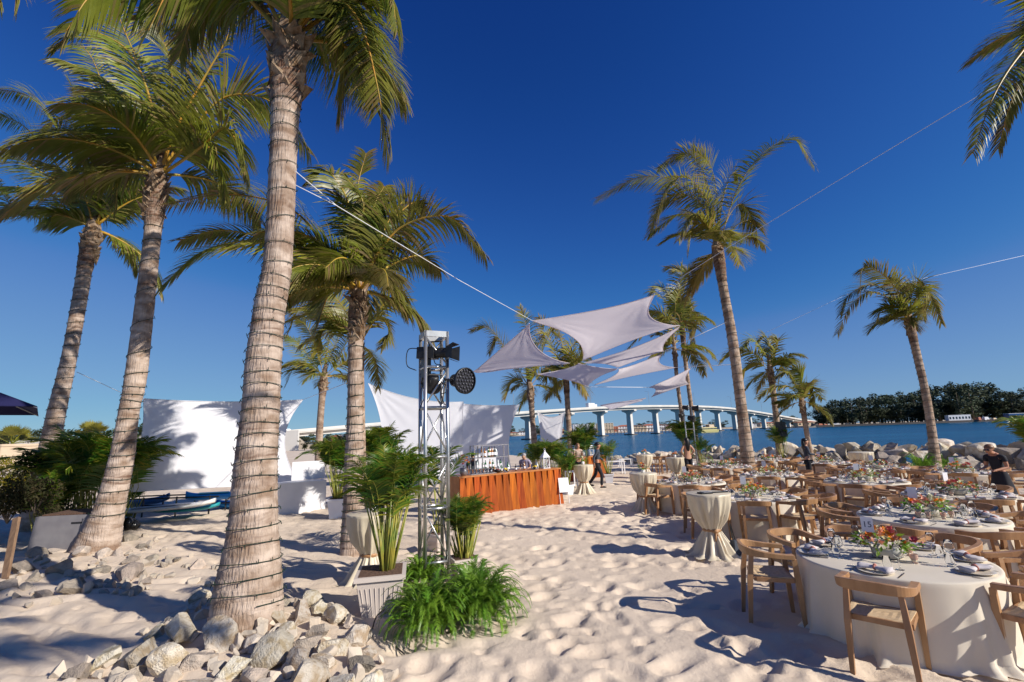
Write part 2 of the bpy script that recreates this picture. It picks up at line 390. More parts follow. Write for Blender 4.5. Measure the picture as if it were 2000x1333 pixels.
def grid_mesh(name, P, nr, nc, m, smooth=True):
    me = bpy.data.meshes.new(name); idx = np.arange(nr * nc).reshape(nr, nc)
    q = np.stack([idx[:-1, :-1], idx[:-1, 1:], idx[1:, 1:], idx[1:, :-1]], -1).reshape(-1, 4)
    me.vertices.add(nr * nc); me.vertices.foreach_set('co', P.reshape(-1).astype('f4'))
    me.loops.add(q.size); me.loops.foreach_set('vertex_index', q.reshape(-1).astype('i4'))
    me.polygons.add(len(q)); me.polygons.foreach_set('loop_start', (np.arange(len(q)) * 4).astype('i4'))
    me.polygons.foreach_set('use_smooth', np.full(len(q), smooth)); me.update(calc_edges=True); me.materials.append(m)
    return me
rr = np.concatenate([np.linspace(3.0, 8.6, 40, endpoint=False), 8.6 * np.exp(np.linspace(0, math.log(36 / 8.6), 400, endpoint=False)), 36 * np.exp(np.linspace(0, math.log(460 / 36), 90))])
uu = np.linspace(-1.75, 1.9, 900)
YY = (rr[:, None] - 6) + 0 * uu[None]; XX = rr[:, None] * uu[None]
P = np.stack([XX, YY, hsample(XX, YY)], -1)
tag(link('sand', grid_mesh('sand', P, len(rr), len(uu), M['sand'])), 'pale beach sand full of footprints and wind ripples', kind='structure')
# seabed and far land sheet below everything, water above it
mb = MB(); mb.quad((-4000, -300, -2.6), (4000, -300, -2.6), (4000, 6000, -2.6), (-4000, 6000, -2.6))
tag(part('seabed', mb, M['dune'], None), kind='structure')
mb = MB(); mb.quad((-4000, -300, -1), (4000, -300, -1), (4000, 6000, -1), (-4000, 6000, -1))
tag(part('water', mb, M['water'], None), 'blue green bay water with small ripples', kind='structure')
# ------------------------------------------------------------ palms
G = Vector((0, 0, -1)); WIND = Vector((-1, .25, .05)).normalized()
def catmull(pts, n):
    pts = [Vector(p) for p in pts]; q = [pts[0] * 2 - pts[1]] + pts + [pts[-1] * 2 - pts[-2]]; out = []
    segs = len(pts) - 1
    for i in range(n + 1):
        t = i / n * segs; k = min(int(t), segs - 1); t -= k
        a, b, c, d = q[k:k + 4]
        out.append(.5 * ((2 * b) + (c - a) * t + (2 * a - 5 * b + 4 * c - d) * t * t + (3 * b - a - 3 * c + d) * t ** 3))
    return out
def frond_mesh(pts, off, lmax, nl, wid=.04, r0=.035, rnd=random, wind=.35, bare=.16, dry=.0, leafm=None, droop=1.0, stalk=None, segs=3, name='frond', vee=.35, twist=0.0):
    N = 26; cv = catmull(pts, N)
    st = MB(); rad = [max(.006, r0 * (1 - i / N) ** .8) for i in range(N + 1)]
    st.tube(cv, rad, 5)
    lf = MB()
    cum = [0]
    for i in range(N): cum.append(cum[-1] + (cv[i + 1] - cv[i]).length)
    for j in range(nl):
        t = bare + (1 - bare) * (j + .5) / nl
        i = min(int(t * N), N - 1); f = t * N - i; p = cv[i].lerp(cv[i + 1], f)
        tan = (cv[i + 1] - cv[i]).normalized()
        side = tan.cross(Vector((0, 0, 1)))
        if side.length < .2: side = tan.cross(Vector((0, 1, .2)))
        side.normalize(); side = Matrix.Rotation(twist * (.5 + .5 * t), 3, tan) @ side; nrm = side.cross(tan).normalized()
        if abs(twist) < .01 and nrm.z < 0: nrm = nrm
        k = (t - bare) / (1 - bare)
        L = lmax * (.66 + .34 * math.sin(math.pi * min(1, k * 1.1 + .15))) * (1 - .42 * k ** 4)
        for sg in (-1, 1):
            if rnd.random() < .05: continue
            Lr = L * rnd.uniform(.88, 1.08)
            d = (side * sg * rnd.uniform(.8, 1.05) + tan * (rnd.uniform(.55, .85) + .9 * k ** 2) + nrm * (vee + rnd.uniform(-.15, .2))).normalized()
            pos = p.copy(); wv = tan * .9 + nrm * .25; w0 = wid * rnd.uniform(.75, 1.15) * (1 - .45 * k)
            prev = None; vs = []; cs = []
            dr = dry if rnd.random() < .8 else min(1, dry + .7)
            for q in range(segs + 1):
                s = q / segs
                ww = w0 * (.55 if q == 0 else (1.0 if q < segs - 1 else .62)) if q < segs else w0 * .06
                ac = wv - d * wv.dot(d); ac.normalize()
                vs += [pos - ac * ww / 2, pos + ac * ww / 2]; c = min(1, dr + (.0 if s < .7 else .55 * (s - .5)) + .35 * k ** 4); cs += [c, c]
                d = (d + G * (.40 * droop * rnd.uniform(.7, 1.2)) + WIND * wind * .3).normalized()
                pos = pos + d * (Lr / segs)
            fs = [(2 * q, 2 * q + 1, 2 * q + 3, 2 * q + 2) for q in range(segs)]
            lf.add(vs, fs, cs)
    return st.mesh('stalk', stalk or M['rachis'], True, off), lf.mesh(name, leafm or M['leaf'], False, off)

def trunk(pl, Y0_, Yt, px_w, base, rough_top=.14, ringh=.11, seed=0, m=None, n=20, flare=1.0, step=.035):
    """pl: list of view directions up the stem, px_w: widths seen there"""
    k = len(pl)
    c = []; rw = []
    for i, (x, y) in enumerate(pl):
        Y = Y0_ + (Yt - Y0_) * i / (k - 1); p = aty(x, y, Y)
        if i == 0: p = Vector((base.x, base.y, base.z - .12))
        c.append(p); rw.append(px_w[i] * (p - Vector((0, 0, CH))).dot(_fw) / FPX / 2 / math.sqrt(1 + ((x - 1000) / FPX) ** 2 * .5) * .92)
    L = sum((c[i + 1] - c[i]).length for i in range(k - 1)); N = max(20, int(L / step))
    cv = catmull(c, N); rv = [v.x for v in catmull([Vector((r, 0, 0)) for r in rw], N)]
    rd = random.Random(seed); vs = []; fs = []; cs = []; z = 0
    rings = []; zz = 0
    while zz < L + .3:
        rings.append((zz, rd.uniform(-.25, .25), rd.random())); zz += ringh * rd.choice((.55, .8, 1, 1.2, 1.7))
    ri = 0; acc = 0
    for i in range(N + 1):
        if i: acc += (cv[i] - cv[i - 1]).length
        while ri + 1 < len(rings) and rings[ri + 1][0] < acc: ri += 1
        fr = (acc - rings[ri][0]) / max(.01, (rings[min(ri + 1, len(rings) - 1)][0] - rings[ri][0]))
        fr = min(1, max(0, fr)); k_ = acc / L
        t = (cv[min(i + 1, N)] - cv[max(i - 1, 0)]).normalized(); a1 = t.cross(Vector((0, 1, 0))).normalized(); a2 = t.cross(a1)
        for q in range(n):
            a = 2 * math.pi * q / n
            edge = max(0, 1 - abs(fr - 1) / .22)
            groove = max(0, 1 - fr / .16)
            r = rv[i] * (1 + .035 * edge - .03 * groove + .018 * math.sin(3 * a + 5 * rings[ri][1]) + rd.uniform(-.008, .008))
            if k_ > 1 - rough_top: r *= 1 + .08 * rd.random() + .08 * math.sin((k_ - 1 + rough_top) / rough_top * math.pi)
            vs.append(cv[i] + (a1 * math.cos(a) + a2 * math.sin(a)) * r + t * .02 * math.sin(a * 2 + 9 * rings[ri][1]))
            cs.append(min(1, groove * (.25 + .6 * rings[ri][2]) * (.5 + .5 * rd.random()) + (.45 if rings[ri][2] > .78 else 0) * rd.random() + (.75 if k_ > 1 - rough_top else 0) * rd.uniform(.3, 1) + (.25 * rd.random() * (k_ > .6))))
    for i in range(N):
        for q in range(n): fs.append((i * n + q, i * n + (q + 1) % n, (i + 1) * n + (q + 1) % n, (i + 1) * n + q))
    b = MB(); b.add(vs, fs, cs)
    return b, cv, rv, L

def rnd_frond(c, rd, L, el, az, wind=.25):
    d = Vector((math.cos(az) * math.cos(el), math.sin(az) * math.cos(el), math.sin(el)))
    pts = [c]; p = c.copy()
    for i in range(5):
        p = p + d * L / 5; pts.append(p.copy()); d = (d + G * (.16 + .10 * i) + WIND * wind * .4).normalized()
    return pts

def palm(label, Y, Yt, stem, widths, crown, specs, nfill=8, fl=3.2, lmax=.75, nl=60, wid=.04, lights=True, pitch=.27, group='coconut palms on the beach',
         seed=1, far=False, elr=(-.35, 1.2), wrap=(0, .93), wl=None, boot=True, lightlabel=None):
    rd = random.Random(seed)
    base = aty(stem[0][0], stem[0][1], Y); base.z = gz(base.x, base.y) if base.x > X0 else 0
    root = thing('coconut_palm', label, 'palm tree', base, 0, group)
    tb, cv, rv, L = trunk(stem, Y, Yt, widths, base, seed=seed, n=14 if far else 24, step=.06 if far else .03)
    part('trunk', tb, M['trunkd'] if far else M['trunk'], root, True, off=base)
    c = aty(crown[0], crown[1], Yt); top = cv[-1]
    if boot:
        b = MB(); r = rv[-1]
        for i in range(46 if not far else 14):
            a = rd.uniform(0, 6.28); h = rd.uniform(-1.0 if not far else -.5, .15); o = top + Vector((math.cos(a), math.sin(a), 0)) * r * .8 + Vector((0, 0, h))
            m_ = Euler((rd.uniform(-.5, .5), rd.uniform(-.5, .5), a)).to_matrix()
            w_ = r * rd.uniform(1.0, 1.7); hh = rd.uniform(.22, .48)
            b.add([o + m_ @ Vector(v) for v in ((0, -w_ / 2, -hh / 2), (0, w_ / 2, -hh / 2), (r * .25, w_ * .35, hh * .2), (r * .75, rd.uniform(-.1, .1) * w_, hh * .6), (r * .25, -w_ * .35, hh * .2), (-.1 * r, 0, 0))],
                  [(0, 1, 2, 3, 4), (0, 4, 5), (1, 5, 2), (4, 3, 2, 5), (0, 5, 1)], rd.random())
        b.tube([top - Vector((0, 0, .25)), top + Vector((0, 0, .2)), c + (c - top) * .2 + Vector((0, 0, .35))], [r * 1.1, r * 1.0, r * .25], 9)
        part('leaf_base', b, M['husk'], root, off=base)
    leafm = M['leaf_far'] if far else M['leaf']
    def put(pts, d, tw=0):
        st, lf = frond_mesh(pts, base, lmax * 1.38 * rd.uniform(.9, 1.1), int(nl * 1.55), wid * 1.5, .02 if far else .045, rd, dry=d, leafm=leafm, segs=2 if far else 3, droop=rd.uniform(.6, 1.05), twist=tw)
        f = link('frond', lf, root); link('stalk', st, f)
    for sp in specs:
        dy = sp[0]; pxs = sp[1:]
        pts = [top + (c - top) * .3 + Vector((rd.uniform(-.05, .05), rd.uniform(-.05, .05), 0))]
        for i, (x, y) in enumerate(pxs): pts.append(aty(x, y, Yt + dy * (i + 1) / len(pxs)))
        put(pts, rd.choice((0, .0, .12, .2)), rd.choice((-1, 1)) * rd.uniform(.55, 1.1))
    for i in range(nfill):
        el = rd.uniform(*elr); az = rd.uniform(0, 6.28)
        put(rnd_frond(top.lerp(c, .3), rd, fl * rd.uniform(.75, 1.1), el, az), rd.choice((0, .1, .25, .5)) if el < .3 else 0, rd.uniform(-.6, .6))
    if lights:
        s = MB(); turns = L * (wrap[1] - wrap[0]) / pitch; n_ = int(turns * 14); pts = []; a0 = rd.uniform(0, 6)
        bl = MB(); nxt = 0; run = 0; N = len(cv) - 1
        for i in range(n_ + 1):
            t = wrap[0] + .02 + (wrap[1] - wrap[0] - .02) * i / n_; k = t * N; j = min(int(k), N - 1); p = cv[j].lerp(cv[j + 1], k - j)
            ax = (cv[j + 1] - cv[j]).normalized(); a1 = ax.cross(Vector((0, 1, 0))).normalized(); a2 = ax.cross(a1)
            a = a0 + 2 * math.pi * turns * i / n_; r = rv[j] * 1.06 + .006
            dirv = a1 * math.cos(a) + a2 * math.sin(a)
            q = p + dirv * r + ax * (.03 * math.sin(a * 1.0 + 1) + .012 * math.sin(i * .7))
            if pts: run += (q - pts[-1]).length
            pts.append(q)
            if run > nxt and Y < 15:
                nxt = run + .17 * rd.uniform(.7, 1.3); bl.tube([q, q + dirv * .012 + ax * rd.choice((-1, 1)) * .04], [.006, .004], 4)
        s.tube(pts, .0055 if Y < 9 else .0075, 4)
        ls = thing('light_string', lightlabel, 'string lights', base, 0, 'strings of fairy lights wound round palm trunks')
        part('wire', s, M['wire'], ls, off=base)
        if bl.v: tag(part('bulbs', bl, M['wire'], ls, off=base), kind='stuff')
    return root

palm('thickest coconut palm standing in the ring of pale rocks, crown cut by the top edge', 6.1, 6.9,
     [(480, 1245), (486, 1160), (495, 1030), (501, 900), (510, 800), (516, 700), (528, 600), (544, 500), (554, 300), (559, 190), (566, 95)], [160, 144, 104, 88, 78, 73, 65, 59, 56, 60, 66], (566, 40),
     [(-.5, (640, 0), (700, 40), (735, 160), (757, 290)), (.4, (625, 20), (660, 60), (672, 130), (665, 215)), (-1, (640, -30), (710, -70), (760, -20), (775, 60)),
      (-1.2, (500, -30), (420, -60), (340, -30), (290, 60)), (.6, (500, 0), (440, -10), (380, 30), (350, 110)), (-.6, (610, -60), (680, -100), (740, -90)),
      (.8, (520, -60), (470, -140), (400, -160)), (-1, (560, -60), (540, -160)), (.6, (640, 30), (690, 20), (720, 60), (700, 110)), (-.8, (440, -40), (300, -60), (190, -20), (130, 60)),
      (1.0, (470, -20), (400, 0), (330, 20), (260, 40))],
     nfill=5, fl=2.6, lmax=.85, nl=75, wid=.038, seed=3, elr=(.2, 1.2), wrap=(.06, .97), pitch=.225,
     lightlabel='green wire fairy lights wound round the thickest palm trunk')
palm('leaning coconut palm rising from the grey rock pile near the planter', 10.7, 10.9,
     [(185, 1085), (212, 1000), (237, 900), (253, 800), (268, 720), (296, 480), (303, 400), (307, 355)], [104, 66, 51, 42, 44, 35, 38, 38], (318, 310),
     [(-1, (345, 250), (400, 150), (450, 60), (490, -60)), (.5, (300, 250), (275, 140), (235, 40), (200, -60)), (1, (340, 260), (400, 190), (480, 195), (545, 260)),
      (0, (370, 260), (440, 190), (530, 200), (605, 300)), (-.5, (325, 240), (335, 130), (300, 40)), (.5, (330, 240), (370, 130), (390, 30)), (-1, (280, 280), (230, 230), (190, 250), (160, 330)),
      (.6, (270, 270), (215, 190), (160, 170)), (-.8, (360, 290), (400, 280), (430, 340), (440, 390)), (1, (285, 300), (250, 300), (232, 350), (225, 410)), (-.3, (300, 220), (250, 100), (160, 60), (110, 90)),
      (-1.2, (390, 290), (440, 250), (470, 300), (480, 340))],
     nfill=8, fl=3.2, lmax=.85, nl=66, seed=8, wrap=(.10, .9), pitch=.30, lightlabel='fairy lights wound round the leaning palm by the grey rocks')
palm('leftmost coconut palm behind the green areca bushes', 14.3, 14.5,
     [(60, 1045), (94, 890), (112, 800), (135, 700), (155, 590), (172, 490), (180, 455)], [62, 44, 37, 31, 30, 30, 31], (186, 430),
     [(-.5, (150, 360), (110, 250), (60, 190), (-5, 175)), (0, (140, 380), (70, 330), (0, 290), (-60, 290)), (.5, (130, 400), (60, 370), (0, 370), (-50, 420)), (.5, (195, 330), (205, 200), (170, 100), (110, 90)),
      (-1, (215, 380), (245, 320), (265, 290), (290, 240)), (-.4, (130, 350), (50, 250), (-20, 220)), (1, (120, 410), (60, 420), (20, 400), (-20, 330)), (1, (240, 360), (280, 330), (300, 370)), (-1, (150, 430), (110, 420), (90, 440)),
      (.4, (180, 330), (160, 220), (130, 150)), (.3, (170, 350), (150, 260), (120, 230), (80, 270))],
     nfill=8, fl=3.0, lmax=.8, nl=60, seed=12, wrap=(.2, .9), pitch=.33, lightlabel='fairy lights wound round the leftmost palm trunk')
palm('coconut palm between the two big white screens, orange leaf stalks', 10.1, 10.2,
     [(690, 1080), (691, 1000), (692, 900), (693, 790), (695, 640), (700, 580)], [60, 46, 40, 31, 30, 31], (704, 545),
     [(-.6, (735, 500), (790, 440), (880, 425), (948, 500)), (.5, (712, 480), (732, 400), (750, 365)), (0, (690, 470), (678, 390), (640, 335), (610, 350)), (.6, (700, 460), (698, 370), (715, 300)),
      (.6, (650, 500), (570, 410), (450, 380), (330, 400)), (-1.0, (640, 510), (520, 470), (400, 490), (315, 560)), (-.3, (670, 530), (620, 510), (575, 560), (560, 600)), (.9, (760, 520), (820, 500), (860, 530)),
      (.4, (735, 550), (770, 560), (790, 600)), (-.5, (700, 470), (710, 400), (680, 350)), (1, (670, 560), (640, 580), (620, 640)), (.5, (745, 460), (800, 400), (830, 400)), (-.8, (650, 520), (560, 480), (440, 450), (350, 470))],
     nfill=9, fl=2.5, lmax=.7, nl=64, seed=5, elr=(-.2, 1.3), wrap=(.05, .9), pitch=.17, lightlabel='fairy lights wound round the palm between the screens')
palm('coconut palm mostly hidden right behind the orange-stalked palm', 14.5, 14.5,
     [(706, 1010), (706, 900), (704, 780), (702, 680)], [26, 20, 18, 18], (700, 650),
     [(.5, (640, 600), (600, 575), (565, 600)), (0, (640, 620), (590, 600), (562, 650)), (0, (745, 600), (775, 585), (796, 620)), (-.5, (740, 620), (760, 650), (745, 680)), (.5, (670, 600), (620, 560), (585, 565)), (0, (655, 640), (630, 650), (620, 690))],
     nfill=5, fl=2.2, lmax=.6, nl=46, wid=.05, far=True, seed=21, lights=False)
palm('short coconut palm standing on the open sand beyond the left screen', 27, 27,
     [(622, 915), (624, 850), (628, 790), (632, 745)], [17, 15, 14, 16], (636, 722),
     [(1, (605, 700), (578, 668), (558, 655)), (-1, (620, 690), (600, 640), (578, 622)), (1, (640, 680), (652, 640), (640, 612)), (0, (662, 700), (680, 660), (700, 640)), (0, (600, 725), (575, 720), (560, 750)), (0, (670, 710), (690, 705), (698, 745)), (1, (650, 690), (668, 640), (665, 615))],
     nfill=6, fl=2.6, lmax=.75, nl=34, wid=.07, far=True, seed=22, lights=False)
palm('wind-blown coconut palm just behind the end of the orange bar', 27.5, 27.5,
     [(1046, 915), (1044, 870), (1040, 820), (1036, 765)], [15, 13, 11, 14], (1030, 735),
     [(0, (1000, 700), (955, 640), (920, 645)), (1, (1032, 690), (1026, 630), (1015, 600)), (-1, (1055, 700), (1075, 650), (1092, 655)), (0, (1010, 740), (995, 750), (985, 780)), (0, (1060, 730), (1085, 740), (1090, 770)), (1, (990, 690), (970, 660), (955, 690)), (1, (1050, 680), (1062, 640), (1052, 620))],
     nfill=5, fl=2.2, lmax=.7, nl=40, wid=.06, far=True, seed=23, lights=True, pitch=.28, lightlabel='fairy lights wound round the palm behind the orange bar')
palm('slim coconut palm under the sails beyond the white lantern', 28, 28,
     [(1116, 915), (1113, 860), (1109, 800), (1106, 745)], [11, 11, 11, 12], (1104, 725),
     [(0, (1110, 690), (1130, 665), (1138, 690)), (0, (1085, 690), (1065, 650), (1058, 700)), (1, (1100, 680), (1090, 645), (1075, 640)), (0, (1080, 720), (1070, 725), (1066, 745)), (0, (1115, 700), (1120, 690), (1130, 730))],
     nfill=7, fl=2.4, lmax=.8, nl=30, wid=.08, far=True, seed=24, lights=True, pitch=.35, lightlabel='fairy lights wound round the slim palm beyond the lantern')
palm('left one of the twin coconut palms touching the sail corners', 27, 27,
     [(1344, 915), (1338, 860), (1330, 800), (1322, 740), (1318, 690)], [11, 8, 8, 8, 9], (1316, 668),
     [(0, (1300, 640), (1265, 640), (1225, 682)), (0, (1330, 630), (1355, 640), (1352, 690)), (1, (1300, 620), (1270, 610), (1240, 640)), (0, (1318, 630), (1320, 590), (1330, 560)), (0, (1300, 670), (1280, 690), (1275, 710))],
     nfill=6, fl=2.6, lmax=.75, nl=32, wid=.08, far=True, seed=25, lights=True, pitch=.33, lightlabel='fairy lights wound round the left twin palm')
palm('right and taller one of the twin coconut palms touching the sail corners', 28.5, 28.5,
     [(1368, 910), (1358, 850), (1348, 780), (1338, 700), (1332, 640)], [14, 11, 9, 9, 11], (1328, 612),
     [(0, (1325, 570), (1330, 530), (1298, 522)), (0, (1300, 590), (1275, 570), (1262, 600)), (1, (1335, 570), (1345, 540), (1330, 520)), (0, (1345, 610), (1362, 625), (1350, 660)), (0, (1300, 620), (1270, 630), (1250, 660)), (1, (1310, 580), (1285, 560), (1275, 580)), (0, (1345, 600), (1340, 570), (1352, 600))],
     nfill=6, fl=2.4, lmax=.75, nl=32, wid=.08, far=True, seed=26, lights=True, pitch=.33, lightlabel='fairy lights wound round the taller twin palm')
palm('tall coconut palm rising among the dining tables, crown swept left', 19.4, 19.4,
     [(1464, 945), (1458, 880), (1446, 780), (1430, 660), (1412, 560), (1402, 490)], [34, 27, 22, 21, 19, 23], (1402, 465),
     [(-1, (1440, 370), (1490, 300), (1550, 272), (1590, 325)), (-.8, (1385, 400), (1340, 345), (1300, 370), (1280, 440)), (.5, (1370, 400), (1310, 350), (1240, 350), (1165, 388)), (1, (1390, 390), (1365, 320), (1330, 300), (1285, 330)),
      (.6, (1400, 380), (1385, 320), (1350, 290)), (.5, (1412, 390), (1430, 340), (1445, 345)), (0, (1375, 430), (1325, 420), (1285, 445), (1268, 460)), (-.6, (1385, 445), (1355, 440), (1345, 490)), (.3, (1425, 420), (1450, 400), (1475, 440), (1478, 470)),
      (1.2, (1380, 410), (1330, 380), (1290, 400), (1270, 450)), (-1, (1380, 440), (1350, 420), (1325, 470))],
     nfill=8, fl=3.0, lmax=.8, nl=52, wid=.055, seed=31, far=True, lights=True, pitch=.27, elr=(-.5, .9), lightlabel='fairy lights wound round the tall palm among the tables')
palm('coconut palm with green potted fronds at its foot before the speaker', 29, 29,
     [(1523, 905), (1519, 850), (1513, 790), (1505, 728)], [14, 13, 12, 13], (1502, 708),
     [(0, (1470, 690), (1430, 685), (1407, 705)), (0, (1490, 685), (1465, 662), (1445, 690)), (1, (1505, 680), (1495, 658), (1480, 665)), (0, (1515, 690), (1520, 665), (1512, 660)), (0, (1480, 710), (1460, 715), (1452, 735)), (0, (1515, 710), (1525, 715), (1522, 745))],
     nfill=6, fl=2.3, lmax=.75, nl=32, wid=.08, far=True, seed=32, lights=True, pitch=.33, lightlabel='fairy lights wound round the palm before the speaker')
palm('shortest coconut palm leaning over the seawall near the standing dark figure', 26.5, 26.5,
     [(1588, 908), (1580, 870), (1573, 830), (1567, 790)], [15, 11, 11, 12], (1563, 770),
     [(0, (1540, 755), (1505, 758), (1480, 778)), (0, (1550, 745), (1535, 726), (1512, 738)), (1, (1565, 745), (1562, 728), (1548, 722)), (0, (1575, 755), (1588, 760), (1586, 790)), (0, (1545, 775), (1530, 785), (1520, 790))],
     nfill=6, fl=2.0, lmax=.65, nl=32, wid=.07, far=True, seed=33, lights=False)
palm('coconut palm at the seawall with two drooping brown-tipped fronds', 21.5, 21.5,
     [(1826, 925), (1822, 860), (1808, 770), (1790, 690), (1776, 630)], [32, 20, 17, 17, 17], (1772, 606),
     [(-1, (1755, 570), (1715, 530), (1685, 525), (1680, 580)), (0, (1745, 590), (1700, 570), (1660, 600), (1636, 652)), (.6, (1745, 580), (1700, 555), (1655, 580), (1642, 615)), (-.5, (1790, 580), (1805, 560), (1822, 590), (1839, 632)),
      (0, (1780, 580), (1790, 552), (1805, 560), (1800, 610)), (.5, (1765, 575), (1755, 550), (1735, 545)), (0, (1750, 600), (1725, 600), (1715, 625)), (.5, (1790, 595), (1800, 600), (1805, 620))],
     nfill=6, fl=1.9, lmax=.7, nl=44, wid=.06, far=True, seed=34, elr=(-.2, .9), lights=True, pitch=.24, lightlabel='fairy lights wound round the seawall palm')
palm('coconut palm outside the frame whose dark fronds hang in at top right', 7.0, 7.0,
     [(2260, 1050), (2240, 700), (2200, 300), (2160, 60)], [60, 45, 40, 40], (2140, 0),
     [(-.5, (2060, 40), (1990, 110), (1940, 190), (1900, 300)), (.5, (2080, 50), (2020, 120), (1975, 200), (1950, 290)), (.2, (2080, 10), (2030, 60), (2010, 150))],
     nfill=3, fl=2.4, lmax=.55, nl=56, seed=35, elr=(.6, 1.2), lights=False)
palm('coconut palm behind the left frame edge, only frond tips show', 9.5, 9.5,
     [(-240, 1080), (-200, 600), (-150, 100), (-130, -100)], [60, 45, 40, 40], (-120, -140),
     [(0, (-60, -160), (0, -110), (30, -40), (30, 10)), (0, (-60, -120), (-20, -60), (0, 10))],
     nfill=7, fl=2.6, lmax=.75, nl=50, seed=36, elr=(.0, 1.1), lights=False)

b_ = Vector((4.8, -1.25, 0)); rt_ = thing('coconut_palm', 'coconut palm standing behind the viewer, seen only by its shadow', 'palm tree', (b_.x, b_.y, gz(b_.x, b_.y)), 0, 'coconut palms on the beach')
b = MB(); b.tube(catmull([(0, 0, -.1), (.1, 0, 2.5), (0, .1, 5), (-.25, .1, 8.2)], 30), [.42 - .2 * min(1, i / 8) for i in range(31)], 16); part('trunk', b, M['trunk'], rt_, True); rd = random.Random(44)
for i in range(16):
    st, lf = frond_mesh(rnd_frond(Vector((-.25, .1, 8.2)), rd, 3.1 * rd.uniform(.8, 1.1), rd.uniform(-.3, 1.2), i * .41 * 2.4), (0, 0, 0), .95, 80, .055, .045, rd, twist=rd.uniform(-.5, .5)); f = link('frond', lf, rt_); link('stalk', st, f)

# ------------------------------------------------------------ shared small plants
def local_frond(L, lmax, nl, wid, arch, seed, m, stalkm, r0=.008, bare=.2, segs=2, dry=0, vee=.3, droop=.6, up=1.25, name='frond'):
    rd = random.Random(seed); p = Vector((0, 0, 0)); d = Vector((math.cos(up), 0, math.sin(up))); pts = [p.copy()]
    for i in range(6):
        p = p + d * L / 6; pts.append(p.copy()); d = (d + G * arch * (.3 + .35 * i)).normalized()
    st, lf = frond_mesh(pts, (0, 0, 0), lmax, nl, wid, r0, rd, wind=0, bare=bare, dry=dry, leafm=m, stalk=stalkm, droop=droop, segs=segs, vee=vee)
    return st, lf
ARECA = [local_frond(1.5, .48, 34, .034, .24 + .06 * (i % 4), 100 + i, M['areca'], M['cane'], bare=.38, dry=(0, 0, .25, .0)[i % 4], segs=3, up=1.35 - .06 * (i % 3)) for i in range(8)]
FERN = [local_frond(.66, .085, 30, .046, .42 + .07 * (i % 3), 200 + i, M['fern'], M['fern'], r0=.003, bare=.04, segs=1, vee=.05, droop=.15, up=1.15 - .1 * (i % 3)) for i in range(6)]
def areca_clump(root, h, n, spread, seed, z0=0, sc=1.0, lean=(.05, .5), one_el=None, cx=0, cy=0):
    rd = random.Random(seed); cn = MB(); n = int(n * 1.7); sc *= 1.12
    for i in range(n):
        a = rd.uniform(0, 6.283); ln = rd.uniform(*lean); hh = h * rd.uniform(.15, .6)
        b = Vector((cx + math.cos(a) * spread * .25 * rd.random(), cy + math.sin(a) * spread * .25 * rd.random(), z0))
        t = b + Vector((math.cos(a) * ln * hh * .6, math.sin(a) * ln * hh * .6, hh))
        cn.tube([b, (b + t) / 2, t], [.016, .013, .009], 5)
        st, lf = ARECA[rd.randrange(8)]
        s = sc * (h - hh) / 1.35 * rd.uniform(.85, 1.15)
        f = link('frond', lf, root, t, (rd.uniform(-.15, .15), -ln * .4 + rd.uniform(-.25, .15), a + rd.uniform(-.4, .4)), (s,) * 3); link('stalk', st, f)
    part('canes', cn, M['cane'], root, True)
def fern(label, x, y, n, sc, seed, group=None, z=None):
    root = thing('boston_fern', label, 'fern', (x, y, gz(x, y) if z is None else z), 0, group); rd = random.Random(seed)
    n = int(n * 1.7)
    for i in range(n):
        a = rd.uniform(0, 6.283); q = (i + .5) / n; st, lf = FERN[rd.randrange(6)]; s = sc * rd.uniform(.75, 1.15)
        r = .22 * sc * math.sqrt(rd.random())
        o = link('frond', lf, root, (math.cos(a) * r, math.sin(a) * r, .05 + .30 * sc * rd.random() * (1 - q * .6)), (rd.uniform(-.25, .25), (q - .45) * 1.0, a + rd.uniform(-.3, .3)), (s,) * 3)
    return root
LEAF = []
for i in range(5):
    b = MB(); rd = random.Random(300 + i)
    for k in range(320):
        u = Vector((rd.gauss(0, 1), rd.gauss(0, 1), rd.gauss(0, 1))); u.normalize(); p = u * rd.uniform(.45, 1.05) ** .7
        e = Euler((rd.uniform(0, 6), rd.uniform(0, 6), rd.uniform(0, 6))).to_matrix(); s = rd.uniform(.08, .15)
        b.add([p + e @ Vector(v) * s for v in ((-1, 0, 0), (0, -.45, .1), (1, 0, 0), (0, .45, .1))], [(0, 1, 2, 3)])
    LEAF.append(b)
def shrub(label, x, y, r, m, n=3, seed=0, name='shrub', cat='shrub', group=None, z=None, fl=.8):
    rd = random.Random(seed); zz = gz(x, y) if z is None else z
    root = thing(name, label, cat, (x, y, zz), 0, group)
    st = MB()
    for k in range(n * 2):
        a = rd.uniform(0, 6.28); st.tube([(0, 0, 0), (math.cos(a) * r * .4, math.sin(a) * r * .4, r * fl)], [.02 * r + .006, .005], 5)
    part('stems', st, M['bark'], root)
    for k in range(n):
        b = LEAF[rd.randrange(5)]; s = r * rd.uniform(.5, .75) if n > 1 else r
        mm = b.mesh('foliage', m)
        link('foliage', mm, root, (rd.uniform(-.5, .5) * r * (n > 1), rd.uniform(-.5, .5) * r * (n > 1), r * fl * rd.uniform(.7, 1.2)), (0, 0, rd.uniform(0, 6)), (s, s, s * .85))
    return root
